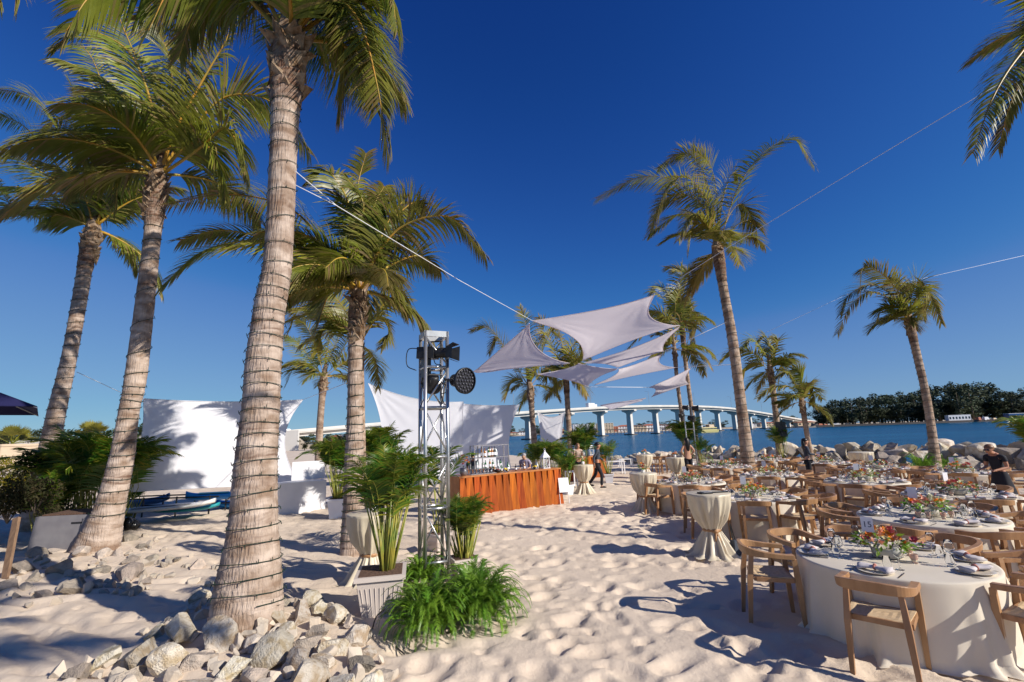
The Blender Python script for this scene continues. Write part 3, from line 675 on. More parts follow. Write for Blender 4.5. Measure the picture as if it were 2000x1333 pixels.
# ------------------------------------------------------------ bridge
def bpt(n, z): return Vector((250 * (.0289 + n * .0907), 250 * (1 + n * .0776), z))
BZ = {-7: 2.2, -6: 3.0, -5: 4.6, -4: 6.4, -3: 8.6, -2: 10.6, -1: 12.4, 0: 14.0, 1: 15.6, 2: 16.9, 3: 17.9, 4: 18.4, 5: 18.7, 6: 18.7, 7: 18.2, 8: 17.0, 9: 15.2, 10: 13.2, 11: 11.0, 12: 8.8, 13: 6.9, 14: 5.2, 15: 4.0, 16: 3.2}
bdir = (bpt(1, 0) - bpt(0, 0)).normalized(); bnor = Vector((bdir.y, -bdir.x, 0))
root = thing('road_bridge', 'long white concrete road bridge arching across the bay', 'bridge', bpt(0, -1))
def ribbon(n0, n1, o0, o1, z0, z1, sub=4):
    b = MB(); k = (n1 - n0) * sub
    ks = sorted(BZ); zc = lambda n: float(np.interp(n, ks, [BZ[q] for q in ks]))
    zs = [np.mean([zc(n0 + i / sub + e) for e in (-.6, -.3, 0, .3, .6)]) for i in range(k + 1)]
    vs = []
    for i in range(k + 1):
        p = bpt(n0 + i / sub, 0)
        for o, z in ((o0, z0), (o1, z0), (o1, z1), (o0, z1)): vs.append(p + bnor * o + Vector((0, 0, zs[i] + z)))
    fs = [(3, 2, 1, 0)]
    for i in range(k):
        for q in range(4): fs.append((i * 4 + q, i * 4 + (q + 1) % 4, i * 4 + 4 + (q + 1) % 4, i * 4 + 4 + q))
    fs.append(tuple(k * 4 + q for q in range(4)))
    b.add(vs, fs); return b
part('deck', ribbon(-7, 16, -6.2, 6.2, -1.35, -.95), M['concrete'], root, off=bpt(0, -1))
part('girder', ribbon(-7, 16, -4.6, 4.6, -2.6, -1.355), M['concrete'], root, off=bpt(0, -1))
for o in (-6.35, 6.05): part('parapet', ribbon(-7, 16, o, o + .3, -.98, 0), M['concrete'], root, off=bpt(0, -1))
ks = sorted(BZ)
for n in range(-6, 15):
    if n in (-5, -6) : continue
    z = BZ[n] - 2.7; b = MB(); p = bpt(n, 0)
    m_ = Matrix((bnor, bdir, Vector((0, 0, 1)))).transposed()
    # flared cap and tapering column, pile cap at the waterline
    prof = [(1.75, -1.2, 1.3), (1.6, z - 2.6, 1.15), (2.2, z - 1.9, 1.2), (5.0, z - .9, 1.25), (5.0, z, 1.25)]
    if z - 2.6 < 0: prof = [(1.9, -1.2, 1.2), (2.2, max(-.8, z - 1.6), 1.2), (5.0, z - .8, 1.2), (5.0, z, 1.2)]
    vs = []; fs = []
    for (hw, zz, ht) in prof:
        for a, c in ((-1, -1), (1, -1), (1, 1), (-1, 1)): vs.append(p + m_ @ Vector((a * hw, c * ht, 0)) + Vector((0, 0, zz)))
    for i in range(len(prof) - 1):
        for q in range(4): fs.append((i * 4 + q, i * 4 + (q + 1) % 4, i * 4 + 4 + (q + 1) % 4, i * 4 + 4 + q))
    fs.append(tuple((len(prof) - 1) * 4 + q for q in range(4)))
    b.add(vs, fs); pr = part('pier', b, M['concrete'], root, off=bpt(0, -1))
    if n >= 0:
        f = MB(); f.box(p.x, p.y, -1.2, 7, 5, .9, m_); part('fender', f, M['timber'], pr, off=bpt(0, -1))
for n in (-3, -1, 1, 3, 5, 7, 9, 11):
    for o in (5.9,):
        p = bpt(n + .5, 0) + bnor * o; z = float(np.interp(n + .5, ks, [BZ[q] for q in ks]))
        b = MB(); b.tube([(p.x, p.y, z), (p.x, p.y, z + 9)], .09, 5); b.tube([(p.x, p.y, z + 9), tuple(p - bnor * 2.2 + Vector((0, 0, z + 9.4)))], .06, 4)
        b.box(*(tuple((p - bnor * 2.2).xy) + (z + 9.3,)), .8, .35, .15); part('lamp_post', b, M['rackmetal'], root, off=bpt(0, -1))
def vehicle(label, name, p, rz, col, kind='car', cat='car', s=1.0):
    root = thing(name, label, cat, p, rz); b = MB(); g = MB(); wl = MB()
    if kind == 'truck':
        b.box(-1.2, 0, .9, 5.6, 2.4, 2.5); b.box(3.0, 0, .7, 2.0, 2.2, 2.0, taper=.9); g.box(3.55, 0, 1.7, 1.0, 2.0, .75, taper=.9); xs = (-3, -1.8, 3.1); rr_ = .48; hw = 1.05
    else:
        b.box(0, 0, .35, 4.5, 1.8, .55, taper=.96); b.box(-.2, 0, .9, 2.6, 1.6, .55, taper=.78); g.box(-.2, 0, .93, 2.7, 1.5, .42, taper=.80); xs = (-1.4, 1.4); rr_ = .33; hw = .85
    part('body', b, col, root)
    part('windows', g, M['window'], root)
    for x in xs:
        for y in (-hw, hw):
            w_ = MB(); w_.tube([(x, y - .1, rr_), (x, y + .1, rr_)], rr_, 12); part('wheel', w_, M['tyre'], root)
    if kind == 'police':
        h = MB(); h.box(1.4, 0, .52, 1.5, 1.84, .40); h.box(-1.5, 0, .52, 1.2, 1.84, .4); part('white_panel', h, M['carwhite'], root)
    return root
ba = math.atan2(bdir.y, bdir.x)
def bz(n): return float(np.interp(n, ks, [BZ[q] for q in ks])) - .95
vehicle('white box truck crossing the high part of the bridge', 'box_truck', bpt(1.75, bz(1.75)), ba, M['carwhite'], 'truck', 'truck')
vehicle('white pickup-sized car on the low bridge ramp beside the left screen', 'white_car', bpt(-4, bz(-4)), ba, M['carwhite'])
# ------------------------------------------------------------ far shores
def far_ground(name, pts, z, m, label):
    b = MB(); c = Vector((sum(p[0] for p in pts) / len(pts), sum(p[1] for p in pts) / len(pts), z)); k = len(pts)
    vs = [(p[0], p[1], z) for p in pts] + [(c.x + (p[0] - c.x) * 1.01, c.y + (p[1] - c.y) * 1.01, -2.5) for p in pts]
    b.add(vs, [tuple(range(k))] + [(i, k + i, k + (i + 1) % k, (i + 1) % k) for i in range(k)])
    me = b.mesh(name, m); return tag(link(name, me), label, kind='structure')
far_ground('island_shore', [(255, 412), (330, 398), (500, 375), (760, 330), (760, 480), (500, 520), (300, 520)], .3, M['dune'], 'low sandy shore of the wooded island')
far_ground('far_shore', [(-700, 900), (-300, 760), (60, 700), (330, 680), (900, 700), (900, 1300), (-700, 1300)], .4, M['dune'], 'low built-up shore across the bay')
def tree_mesh(kind, seed):
    rd = random.Random(seed); b = MB(); n = 900
    H_ = 1.0
    cl = []
    for i in range(16):
        z = rd.uniform(.16, .98) if kind == 'pine' else rd.uniform(.12, .95); r = (.36 if kind == 'round' else .30) * math.sin(math.pi * min(1, (1.02 - z) / .75 + .12)) + .05
        a = rd.uniform(0, 6.28); q = r * rd.uniform(.3, 1); cl.append((Vector((math.cos(a) * q, math.sin(a) * q, z)), rd.uniform(.08, .15)))
    for i in range(n):
        c, r = cl[rd.randrange(len(cl))]; u = Vector((rd.gauss(0, 1), rd.gauss(0, 1), rd.gauss(0, .7))).normalized() * r * rd.uniform(.5, 1.1)
        e = Euler((rd.uniform(-.9, .9), rd.uniform(-.9, .9), rd.uniform(0, 6))).to_matrix(); s = rd.uniform(.022, .045)
        b.add([c + u + e @ Vector(v) * s for v in ((-1, 0, 0), (0, -.6, .1), (1, 0, 0), (0, .6, .1))], [(0, 1, 2, 3)])
    return b.mesh('crown', M['pine'] if kind == 'pine' else M['treefar'])
TP = [tree_mesh('pine', i) for i in range(5)]; TR = [tree_mesh('round', 10 + i) for i in range(4)]
tk = MB(); tk.tube([(0, 0, -.02), (.01, 0, .3), (-.01, .01, .85)], [.022, .016, .004], 6); TK = tk.mesh('trunk', M['bark'], True)
def far_tree(x, y, h, w_, kind, label, group, name='casuarina_tree', z=.3):
    root = thing(name, label, 'tree', (x, y, z), rng.uniform(0, 6), group); root.scale = (w_, w_, h)
    link('crown', (TP if kind == 'pine' else TR)[int(rng.integers(4))], root); link('trunk', TK, root)
rd = random.Random(77)
for i in range(46):
    px = 1592 + (2060 - 1592) * (i + rd.random() * .8) / 46
    hpx = float(np.interp(px, [1590, 1605, 1640, 1720, 1790, 1830, 1850, 1900, 1935, 1955, 1975, 2060], [22, 34, 45, 52, 52, 60, 66, 66, 62, 48, 52, 54])) * rd.uniform(.86, 1.06)
    Y = 420 + rd.uniform(-12, 45) - (px - 1600) * .05
    p = aty(px, 820, Y); h = hpx / FPX * Y * .98
    far_tree(p.x, Y, h * 1.04, h * rd.uniform(.95, 1.3), 'pine', 'dark feathery evergreen in the dense row on the island shore', 'evergreens on the island shore')
for i in range(90):   # undergrowth that closes the row
    px = 1598 + (2060 - 1598) * (i + rd.random()) / 60; Y = 418 + rd.uniform(-6, 20); p = aty(px, 820, Y); h = rd.uniform(10, 17)
    far_tree(p.x, Y, h, h * 2.1, 'round' if i % 4 == 0 else 'pine', 'low dark bush under the evergreens on the island shore', 'bushes on the island shore', 'shore_bush')
b = MB(); 
for (x0, y0), (x1, y1) in (((262, 410.5), (330, 397)), ((330, 397), (500, 373.5)), ((500, 373.5), (760, 328))):
    a = math.atan2(y1 - y0, x1 - x0); L = math.hypot(x1 - x0, y1 - y0); b.box((x0 + x1) / 2, (y0 + y1) / 2, -1.6, L, .6, 2.3, a)
tag(part('seawall', b, M['timber'], None), 'low dark seawall along the island shore', 'seawall')
def building(label, name, x, y, z, sx, sy, sz, rz, m, fl, nw, roof=None, hip=False, group=None):
    root = thing(name, label, 'building', (x, y, z), rz, group); b = MB(); b.box(0, 0, 0, sx, sy, sz); part('wall', b, m, root)
    rf = MB()
    if hip: rf.box(0, 0, sz + .02, sx * 1.06, sy * 1.1, sz * .3, taper=.35)
    else: rf.box(0, 0, sz + .02, sx * 1.02, sy * 1.02, .3)
    part('roof', rf, roof or M['whitepaint'], root)
    g = MB()
    for f in range(fl):
        for k in range(nw):
            wx = -sx / 2 + sx * (k + .5) / nw; g.box(wx, -sy / 2 - .03, sz * (f + .35) / fl, sx / nw * .5, .1, sz / fl * .4)
    part('windows', g, M['window'], root); return root
p = aty(1872, 822, 395); building('long white trailer office before the island trees', 'site_office', p.x, 395, .3, 17, 4, 4.6, -.1, M['whitepaint'], 1, 7)
p = aty(1986, 820, 380); building('pale blue shed at the right end of the island shore', 'shed', p.x, 380, .3, 14, 5, 4.2, -.1, M['navyhull'], 1, 4)
p = aty(1573, 826, 470); building('low house with red roof at the bridge landing', 'shore_house', p.x, 470, .3, 20, 8, 3.5, 0, M['beige'], 1, 5, M['redroof'], True)
for k in range(9):
    px = (1912, 1926, 1941, 1956, 1610, 1632, 1655, 1590, 1600)[k]; Y = 404 if px > 1700 else 412; p = aty(px, 824, Y - (px > 1700) * 14)
    b = MB(); b.box(p.x, p.y, .3, rd.uniform(3, 6), 2.5, rd.uniform(1.2, 2.6), rd.uniform(-.5, .5), .8)
    tag(part('site_container', b, (M['redroof'], M['whitepaint'], M['beige'], M['roofdark'])[k % 4], None), 'small storage container standing on the island shore', 'container', 'storage containers on the island shore')
for i, (px, w_, h, fl, mm, hip) in enumerate([(985, 16, 7, 2, 'whitepaint', 1), (1003, 14, 6, 2, 'beige', 1), (1018, 12, 7, 2, 'whitepaint', 1), (1066, 16, 8, 2, 'beige', 1), (1103, 22, 11, 3, 'redroof', 0), (1122, 14, 14, 4, 'whitepaint', 0), (1136, 26, 20, 6, 'whitepaint', 0),
      (1150, 16, 12, 3, 'beige', 0), (1170, 20, 18, 5, 'whitepaint', 0), (1182, 24, 21, 6, 'beige', 0), (1195, 18, 13, 4, 'redroof', 0), (1222, 30, 12, 3, 'whitepaint', 1), (1245, 26, 11, 3, 'beige', 1), (1272, 30, 12, 3, 'whitepaint', 1), (1300, 26, 11, 3, 'whitepaint', 1),
      (655, 18, 12, 3, 'redroof', 1), (668, 22, 15, 4, 'whitepaint', 0), (712, 22, 14, 4, 'whitepaint', 0), (725, 20, 12, 3, 'beige', 0), (1320, 26, 9, 2, 'beige', 1), (1462, 22, 8, 2, 'whitepaint', 1), (1500, 24, 8, 2, 'beige', 1)]):
    Y = 706 + 8 * (i % 3) + (40 if px < 900 else 0); p = aty(px, 845, Y)
    h *= .62; building('small waterfront building on the far shore across the bay', 'waterfront_building', p.x, Y, .4, w_, 10, h, 0, M[mm], fl, max(3, int(w_ / 4)), M['redroof'] if hip and i % 2 else M['roofdark'] if hip else None, bool(hip), 'waterfront buildings across the bay')
for i in range(120):
    px = rd.uniform(560, 1590); Y = 735 + rd.uniform(-10, 60); p = aty(px, 845, Y); h = rd.uniform(8, 15)
    far_tree(p.x, Y, h, h * 2.0, 'round', 'hazy tree behind the waterfront buildings across the bay', 'trees across the bay', 'far_tree', .4)
# fishing pier on piles between the bridge legs
p0 = aty(1172, 843, 420); p1 = aty(1392, 836, 420); root = thing('fishing_pier', 'long dark timber fishing pier low on the water under the bridge', 'pier', (p0.x, 420, -1))
b = MB(); b.box((p1.x - p0.x) / 2, 0, 3.6, p1.x - p0.x, 4, .7); b.box((p1.x - p0.x) / 2, -2.2, 4.5, p1.x - p0.x, .15, .15); part('deck', b, M['timber'], root)
b = MB(); n_ = 34
for i in range(n_): b.box((p1.x - p0.x) * i / (n_ - 1), -1.6, -.6, .55, .55, 4.15)
tag(part('piles', b, M['timber'], root), kind='stuff')
# ferry
p = aty(1385, 838, 300); root = thing('ferry_boat', 'yellow and cream tour boat passing under the bridge', 'boat', (p.x - 1, 300, -1.05), R(20))
b = MB(); b.add([(-7, -2.2, 0), (6, -2.2, 0), (8.5, 0, .2), (6, 2.2, 0), (-7, 2.2, 0), (-7.2, -2.6, 1.5), (6.5, -2.6, 1.5), (9.6, 0, 2.0), (6.5, 2.6, 1.5), (-7.2, 2.6, 1.5)],
      [(0, 1, 6, 5), (1, 2, 7, 6), (2, 3, 8, 7), (3, 4, 9, 8), (4, 0, 5, 9), (5, 6, 7, 8, 9)]); part('hull', b, M['ferry'], root)
b = MB(); b.box(-.5, 0, 1.5, 12, 4.6, 1.7); part('cabin', b, M['ferry'], root)
b = MB(); b.box(-.5, 0, 2.0, 12.1, 4.7, .7); part('windows', b, M['window'], root)
b = MB(); b.box(-1, 0, 3.22, 10, 4.4, .2); b.box(2, 0, 3.45, 4, 3.6, 1.5, taper=.9); b.box(-3, 0, 5.0, 7, 4, .15); part('upper_deck', b, M['beige'], root)
b = MB()
for x in (-6, -3, 0): b.tube([(x, -1.9, 3.4), (x, -1.9, 5.0)], .08, 5); b.tube([(x, 1.9, 3.4), (x, 1.9, 5.0)], .08, 5)
b.tube([(1, 0, 5), (1, 0, 8)], .07, 5); part('mast_posts', b, M['whitepaint'], root)
# ------------------------------------------------------------ left background
pb = aty(20, 915, 62)
building('beige stucco pump house at the left edge', 'beige_building', pb.x - 2.8, 62, -.2, 8.0, 6, 3.1, .05, M['beige'], 1, 3, M['beige'])
b = MB(); b.box(0, 0, 0, 60, .5, 4.3, 0); o = part('wall', b, M['concrete'], None); o.name = 'retaining_wall'; o.location = (-75, 98, .3); tag(o, 'long pale retaining wall behind the parked cars', 'wall')
p = aty(40, 892, 84); vehicle('red parked car nose showing beside the beige building', 'red_car', (p.x - .8, 84, gz(p.x, 84) + .3), 0, M['carred'])
p = aty(53, 893, 78); vehicle('dark blue parked car in front of the retaining wall', 'blue_car', (p.x - .2, 80, gz(p.x, 80) + .3), 0, M['carblue'])
p = aty(66, 893, 76); vehicle('white and blue patrol car at the right of the parked cars', 'patrol_car', (p.x + .4, 76, gz(p.x, 76) + .3), 0, M['carblue'], 'police')
for i in range(44):
    px = -30 + 400 * (i + rd.random()) / 44; Y = 118 + rd.uniform(-8, 25); p = aty(px, 868, Y); h = rd.uniform(5.0, 7.5)
    far_tree(p.x, Y, h, h * 1.35, 'round', 'dull green hedge tree beyond the retaining wall at left', 'trees beyond the retaining wall', 'hedge_tree', .4)
def fan_palm(label, px, Y, ztop, r, seed, nleaf=34, m='treefar', trunkr=.22):
    rd = random.Random(seed); p = aty(px, 860, Y); z0 = .2; root = thing('fan_palm', label, 'palm tree', (p.x, Y, z0))
    b = MB(); b.tube([(0, 0, -.2), (0, 0, ztop - z0)], [trunkr * 1.2, trunkr], 10); part('trunk', b, M['trunkd'], root, True)
    for i in range(nleaf):
        el = rd.uniform(-.7, 1.4); az = rd.uniform(0, 6.28); d = Vector((math.cos(az) * math.cos(el), math.sin(az) * math.cos(el), math.sin(el))); c = Vector((0, 0, ztop - z0)) + d * r * .55
        side = d.cross(Vector((0, 0, 1))).normalized(); nn = side.cross(d); b = MB()
        for k in range(13):
            a = -1.25 + 2.5 * k / 12; e = (d * math.cos(a) + side * math.sin(a)); tip = c + e * r * .55 + G * .12 * r * abs(math.sin(a)) + nn * .03 * (k % 2)
            w_ = e.cross(nn).normalized() * r * .035; mid = c + e * r * .3
            b.add([c, mid + w_, tip, mid - w_], [(0, 1, 2, 3)], .25 + .5 * (el < -.2))
        b.tube([(0, 0, ztop - z0), c], .012 * r, 4); part('fan_leaf', b, M['leaf_far'], root)
fan_palm('round-headed fan palm standing above the areca bush', 176, 42, 3.35, 1.45, 3)
fan_palm('low spreading palm behind the beige building', 24, 84, 3.6, 3.4, 4, 30, trunkr=.3)
shrub('orange flowering tree beside the left edge of the big screen', *aty(283, 890, 60).xy, 1.6, M['croton'], 4, 8, 'flowering_shrub', z=0)
for i, (px, py, Y, r, mm, lb) in enumerate([(10, 905, 24, .7, 'croton', 'yellow croton bush at the very left edge'), (52, 918, 26, .75, 'croton', 'bright yellow flowering bush left of the leftmost palm'), (25, 935, 20, .8, 'duskleaf', 'reddish dark bush among the croton at left'),
                                            (75, 935, 20, .6, 'croton', 'yellow leaved bush before the leftmost palm'), (5, 950, 17, .9, 'croton', 'low yellow green bush by the left frame edge'), (130, 870, 30, .6, 'croton', 'small yellow bush behind the areca bush')]):
    p = aty(px, py, Y); shrub(lb, p.x, Y, r, M[mm], 3, 40 + i, 'croton_bush', 'bush', z=p.z - r * .9)
# sand mound and scrub between the palms beyond the left screen
b = MB(); n_ = 24; vs = []; fs = []
for j in range(n_ + 1):
    for i in range(n_ + 1):
        x = -1 + 2 * i / n_; y = -1 + 2 * j / n_; q = max(0, 1 - x * x - y * y); vs.append((x * 9, y * 6, 3.4 * q ** 1.4 * (1 + .25 * math.sin(5 * x + 3) + .15 * math.sin(11 * x + y * 6)) - .3))
for j in range(n_):
    for i in range(n_): fs.append((j * (n_ + 1) + i, j * (n_ + 1) + i + 1, (j + 1) * (n_ + 1) + i + 1, (j + 1) * (n_ + 1) + i))
b.add(vs, fs); o = part('sand_mound', b, M['dune'], None, True); o.location = aty(572, 868, 112).xy.to_3d() + Vector((0, 0, .2)); tag(o, 'tall heap of brown sand under the bridge ramp', 'sand heap')
for i, (px, r) in enumerate([(612, 1.6), (622, 1.2), (636, 1.4), (645, 1.1), (596, 1.3), (745, 1.2), (757, 1.0), (768, 1.1)]):
    p = aty(px, 858, 96); far_tree(p.x, 96, r * 2, r * 3, 'round', 'scrubby green bush on the far beach under the bridge', 'scrub under the bridge', 'beach_bush', gz(p.x, 96))

# ------------------------------------------------------------ rocks
def rock_mesh(seed, m, n=3):
    rd = random.Random(seed); import bmesh
    bm = bmesh.new(); bmesh.ops.create_icosphere(bm, subdivisions=n + 1, radius=1)
    planes = [(Vector((rd.gauss(0, 1), rd.gauss(0, 1), rd.gauss(0, .8))).normalized(), rd.uniform(.32, .68)) for _ in range(12)]
    from mathutils import noise
    sx, sy, sz = rd.uniform(.85, 1.15), rd.uniform(.65, .95), rd.uniform(.5, .75)
    for v in bm.verts:
        for nn, d in planes:
            q = v.co.dot(nn)
            if q > d: v.co -= nn * (q - d) * .98
        v.co += v.co.normalized() * (.02 * noise.noise(v.co * 2.3 + Vector((seed, 0, 0))) + .018 * noise.noise(v.co * 6 + Vector((0, seed, 0))))
        v.co = Vector((v.co.x * sx, v.co.y * sy, v.co.z * sz)) * 1.75
    me = bpy.data.meshes.new('rock'); bm.to_mesh(me); bm.free(); me.materials.append(m); return me
RW = [rock_mesh(400 + i, M['rockw']) for i in range(9)]; RG = [rock_mesh(430 + i, M['rock']) for i in range(9)]
def put_rock(lst, x, y, s, label, group, rd, dz=0, z=None):
    e = (rd.uniform(-.5, .5), rd.uniform(-.5, .5), rd.uniform(0, 6.28)); zz = gz(x, y) if z is None else z
    o = link('rock', lst[rd.randrange(len(lst))], None, (x, y, zz + dz), e, (s, s * rd.uniform(.8, 1.1), s * rd.uniform(.85, 1.2)))
    tag(o, label, 'rock', group); return o
SMALL = {}
def pile(spots, lst, label, group, seed, cx=0, cy=0):
    rd = random.Random(seed); sec = {}
    for (px, py, s, dz) in spots:
        p = at(px, py); a = math.degrees(math.atan2(p.y - cy, p.x - cx)) % 360; k = int(((a + 22.5) % 360) // 45); sec.setdefault(k, []).append((s, p, dz))
    base_ = list(spots)
    for (px, py, s, dz) in base_:
        for q in range(3):
            p = at(px + rd.uniform(-34, 34), py + rd.uniform(-14, 20)); e = Euler((rd.uniform(0, 3), rd.uniform(0, 3), rd.uniform(0, 6))).to_matrix(); k = rd.uniform(.04, .085); src = lst[rd.randrange(len(lst))]; o_ = Vector((p.x, p.y, gz(p.x, p.y) + k * .5))
            SMALL.setdefault(label[1], (MB(), lst))[0].add([e @ v.co * k + o_ for v in src.vertices], [tuple(f.vertices) for f in src.polygons])
    nm = ('right of', 'behind and right of', 'behind', 'behind and left of', 'left of', 'front left of', 'in front of', 'front right of')
    sz = ('largest', 'second largest', 'third largest', 'fourth largest', 'fifth largest', 'sixth largest', 'seventh largest', 'eighth largest', 'ninth largest', 'tenth largest', 'eleventh largest', 'twelfth largest', 'thirteenth largest', 'fourteenth largest') + tuple(f'{w} small' for w in ('first', 'second', 'third', 'fourth', 'fifth', 'sixth', 'seventh', 'eighth', 'ninth', 'tenth', 'eleventh', 'twelfth', 'thirteenth', 'fourteenth', 'fifteenth', 'sixteenth', 'seventeenth', 'eighteenth', 'nineteenth', 'twentieth', 'last', 'very last')) + ('tiny',) * 60
    for k, l_ in sec.items():
        l_.sort(key=lambda t: -t[0])
        for i, (s, p, dz) in enumerate(l_): put_rock(RG if rd.random() < .3 else lst, p.x, p.y, s * .84 * (1 - .004 * i), f'{sz[i]} {label[0]} {nm[k]} {label[1]}', group, rd, dz * s)
pile([(610, 1196, .15, .5), (560, 1195, .10, .3), (650, 1225, .17, .4), (530, 1240, .20, .45), (590, 1232, .15, .5), (470, 1262, .15, .2), (425, 1290, .22, .4), (490, 1292, .14, .3), (545, 1300, .20, .35), (600, 1290, .15, .3), (655, 1290, .15, .45), (625, 1262, .14, .3), (690, 1270, .17, .3),
      (575, 1330, .15, .4), (640, 1320, .17, .35), (700, 1318, .17, .2), (740, 1335, .15, .2), (350, 1275, .26, .4), (300, 1262, .14, .2), (395, 1325, .18, .2), (270, 1318, .20, .3), (205, 1322, .20, .25), (325, 1335, .17, .3), (450, 1345, .17, .2), (510, 1352, .17, .2), (150, 1345, .14, .2),
      (380, 1212, .15, .4), (345, 1232, .14, .3), (395, 1185, .14, .5), (410, 1150, .11, .3), (250, 1350, .16, .1), (590, 1365, .2, .2), (660, 1370, .2, .2), (730, 1375, .2, .1), (400, 1375, .2, .1), (620, 1215, .12, .7), (680, 1240, .12, .3), (505, 1262, .13, .7), (715, 1290, .11, .2), (560, 1268, .12, .6)],
     RW, ('pale jagged rock', 'the thickest palm'), 'pale rocks round the thickest palm', 61, -3.3, 6.1)
pile([(250, 1062, .18, .5), (275, 1082, .13, .4), (228, 1095, .17, .4), (195, 1100, .16, .3), (150, 1098, .20, .3), (110, 1092, .15, .2), (70, 1103, .22, .4), (40, 1128, .20, .3), (65, 1140, .17, .2), (115, 1128, .22, .3), (160, 1132, .18, .2), (200, 1125, .13, .2), (255, 1105, .14, .3), (300, 1098, .12, .2),
      (320, 1112, .15, .3), (255, 1130, .27, .4), (215, 1148, .15, .2), (140, 1160, .24, .15), (90, 1165, .14, .1), (285, 1140, .12, .1), (385, 1112, .19, .35), (345, 1100, .09, .2), (300, 1125, .10, .2), (245, 1155, .11, .1), (180, 1150, .12, .2), (265, 1160, .10, .1), (20, 1155, .16, .1), (290, 1075, .09, .3), (230, 1118, .1, .2), (180, 1112, .1, .4)],
     RG, ('grey rock', 'the leaning palm foot'), 'grey rocks at the foot of the leaning palm', 62, -8.9, 10.4)
for k_, (b, l_) in SMALL.items(): tag(part('stones', b, M['rock'], None), f'small broken stones between the rocks round {k_}', kind='stuff')
REST = MB()
# riprap seawall
RIP = [(7.2, 37.2), (9.5, 36.8), (15, 36.6), (17.5, 30.5), (20.5, 27.2), (22.6, 22.5), (24.2, 17), (26.5, 10)]
rd = random.Random(90); k_ = 0; tot = 0
for (ax, ay), (bx, by) in zip(RIP[:-1], RIP[1:]):
    L = math.hypot(bx - ax, by - ay); nx_, ny_ = (by - ay) / L, -(bx - ax) / L; d = 0
    while d < L:
        for row in range(4):
            big = min(1, max(0, (ax - 7) / 12)) ; s = rd.uniform(.24, .46) * (.62 + .62 * big)
            o = (-1.15 + row * .72) + rd.uniform(-.25, .25); x = ax + (bx - ax) * d / L - nx_ * o + rd.uniform(-.3, .3); y = ay + (by - ay) * d / L - ny_ * o + rd.uniform(-.3, .3)
            zz = .28 * (.4 + big) * (1 - abs(o) / 1.6) * 2.0 + .02 - (.55 if o > 1.0 else 0); 
            rk_ = RG if rd.random() < .5 else RW
            if row == 3:
                src = RG[rd.randrange(9)]; e = Euler((rd.uniform(0, 3), rd.uniform(0, 3), rd.uniform(0, 6))).to_matrix(); REST.add([e @ v.co * s + Vector((x, y, zz)) for v in src.vertices], [tuple(f.vertices) for f in src.polygons]); continue
            put_rock(RG if rd.random() < .55 else RW, x, y, s, 'rough boulder heaped in the long seawall between the tables and the water', 'boulders of the seawall', rd, 0, zz); tot += 1
        d += .62 * (.75 + .5 * min(1, max(0, (ax - 7) / 12)))
tag(part('seaward_boulders', REST, M['rock'], None), 'rough boulders on the seaward foot of the seawall', kind='stuff')
for i in range(24):
    px = rd.uniform(1186, 1262); p = at(px, rd.uniform(893, 906)); put_rock(RW, p.x, p.y, rd.uniform(.18, .38), 'rough boulder heaped in the long seawall between the tables and the water', 'boulders of the seawall', rd, .1)
# ------------------------------------------------------------ cloth screens and sails
def coons(c, sag, n=14, bulge=(0, 0, 0)):
    """four corners, inward sag of the four edges (fraction of the distance to the middle)"""
    A, B_, C_, D_ = [Vector(v) for v in c]; mid = (A + B_ + C_ + D_) / 4; bl = Vector(bulge)
    def edge(P, Q, s, t): m_ = (P + Q) / 2; return P.lerp(Q, t) + (mid - m_) * s * 4 * t * (1 - t)
    vs = []
    for j in range(n + 1):
        v = j / n
        for i in range(n + 1):
            u = i / n
            S = edge(A, B_, sag[0], u) * (1 - v) + edge(D_, C_, sag[2], u) * v + edge(A, D_, sag[3], v) * (1 - u) + edge(B_, C_, sag[1], v) * u
            S -= (A * (1 - u) + B_ * u) * (1 - v) + (D_ * (1 - u) + C_ * u) * v
            nn_ = (B_ - A).cross(D_ - A).normalized(); q = 0
            for (cu, cv2) in ((0, 0), (1, 0), (1, 1), (0, 1)):
                du, dv = abs(u - cu), abs(v - cv2); q += math.sin(math.atan2(dv, du + 1e-4) * 15) * math.exp(-math.hypot(du, dv) / .22) * min(1, math.hypot(du, dv) / .08)
            vs.append(S + bl * 16 * u * (1 - u) * v * (1 - v) + nn_ * (.035 * q + .02 * math.sin(5 * u + 3 * v)))
    fs = [(j * (n + 1) + i, j * (n + 1) + i + 1, (j + 1) * (n + 1) + i + 1, (j + 1) * (n + 1) + i) for j in range(n) for i in range(n)]
    rim = [vs[i] for i in range(n + 1)] + [vs[j * (n + 1) + n] for j in range(1, n + 1)] + [vs[n * (n + 1) + i] for i in range(n - 1, -1, -1)] + [vs[j * (n + 1)] for j in range(n - 1, -1, -1)]
    return vs, fs, rim
def sheet(name, label, cat, c, sag, m, group=None, bulge=(0, 0, 0), n=28):
    root = thing(name, label, cat, Vector(c[0]), 0, group); vs, fs, rim = coons(c, sag, n, bulge)
    b = MB(); b.add(vs, fs); o = part('cloth', b, m, root, True, off=Vector(c[0]))
    b = MB(); b.tube(rim, .012, 5, False); part('hem', b, m, root, True, off=Vector(c[0])); return root
SG = 'sail cloths strung between the palms'
A = aty(1040, 627, 13); B1 = aty(1278, 575, 12); C1 = aty(1328, 637, 17); D1 = aty(1137, 706, 20); E1 = aty(925, 726, 15.5); F1 = aty(1296, 687, 20.5); G1 = aty(1207, 718, 24)
H1 = aty(1046, 731, 19.5); I1 = aty(1146, 756, 24.5); J1 = aty(1160, 753, 25.5); K1 = aty(1319, 718, 24); L1 = aty(1350, 718, 23); M1 = aty(1346, 751, 26); N1 = aty(1272, 776, 28); O1 = aty(1268, 757, 27)
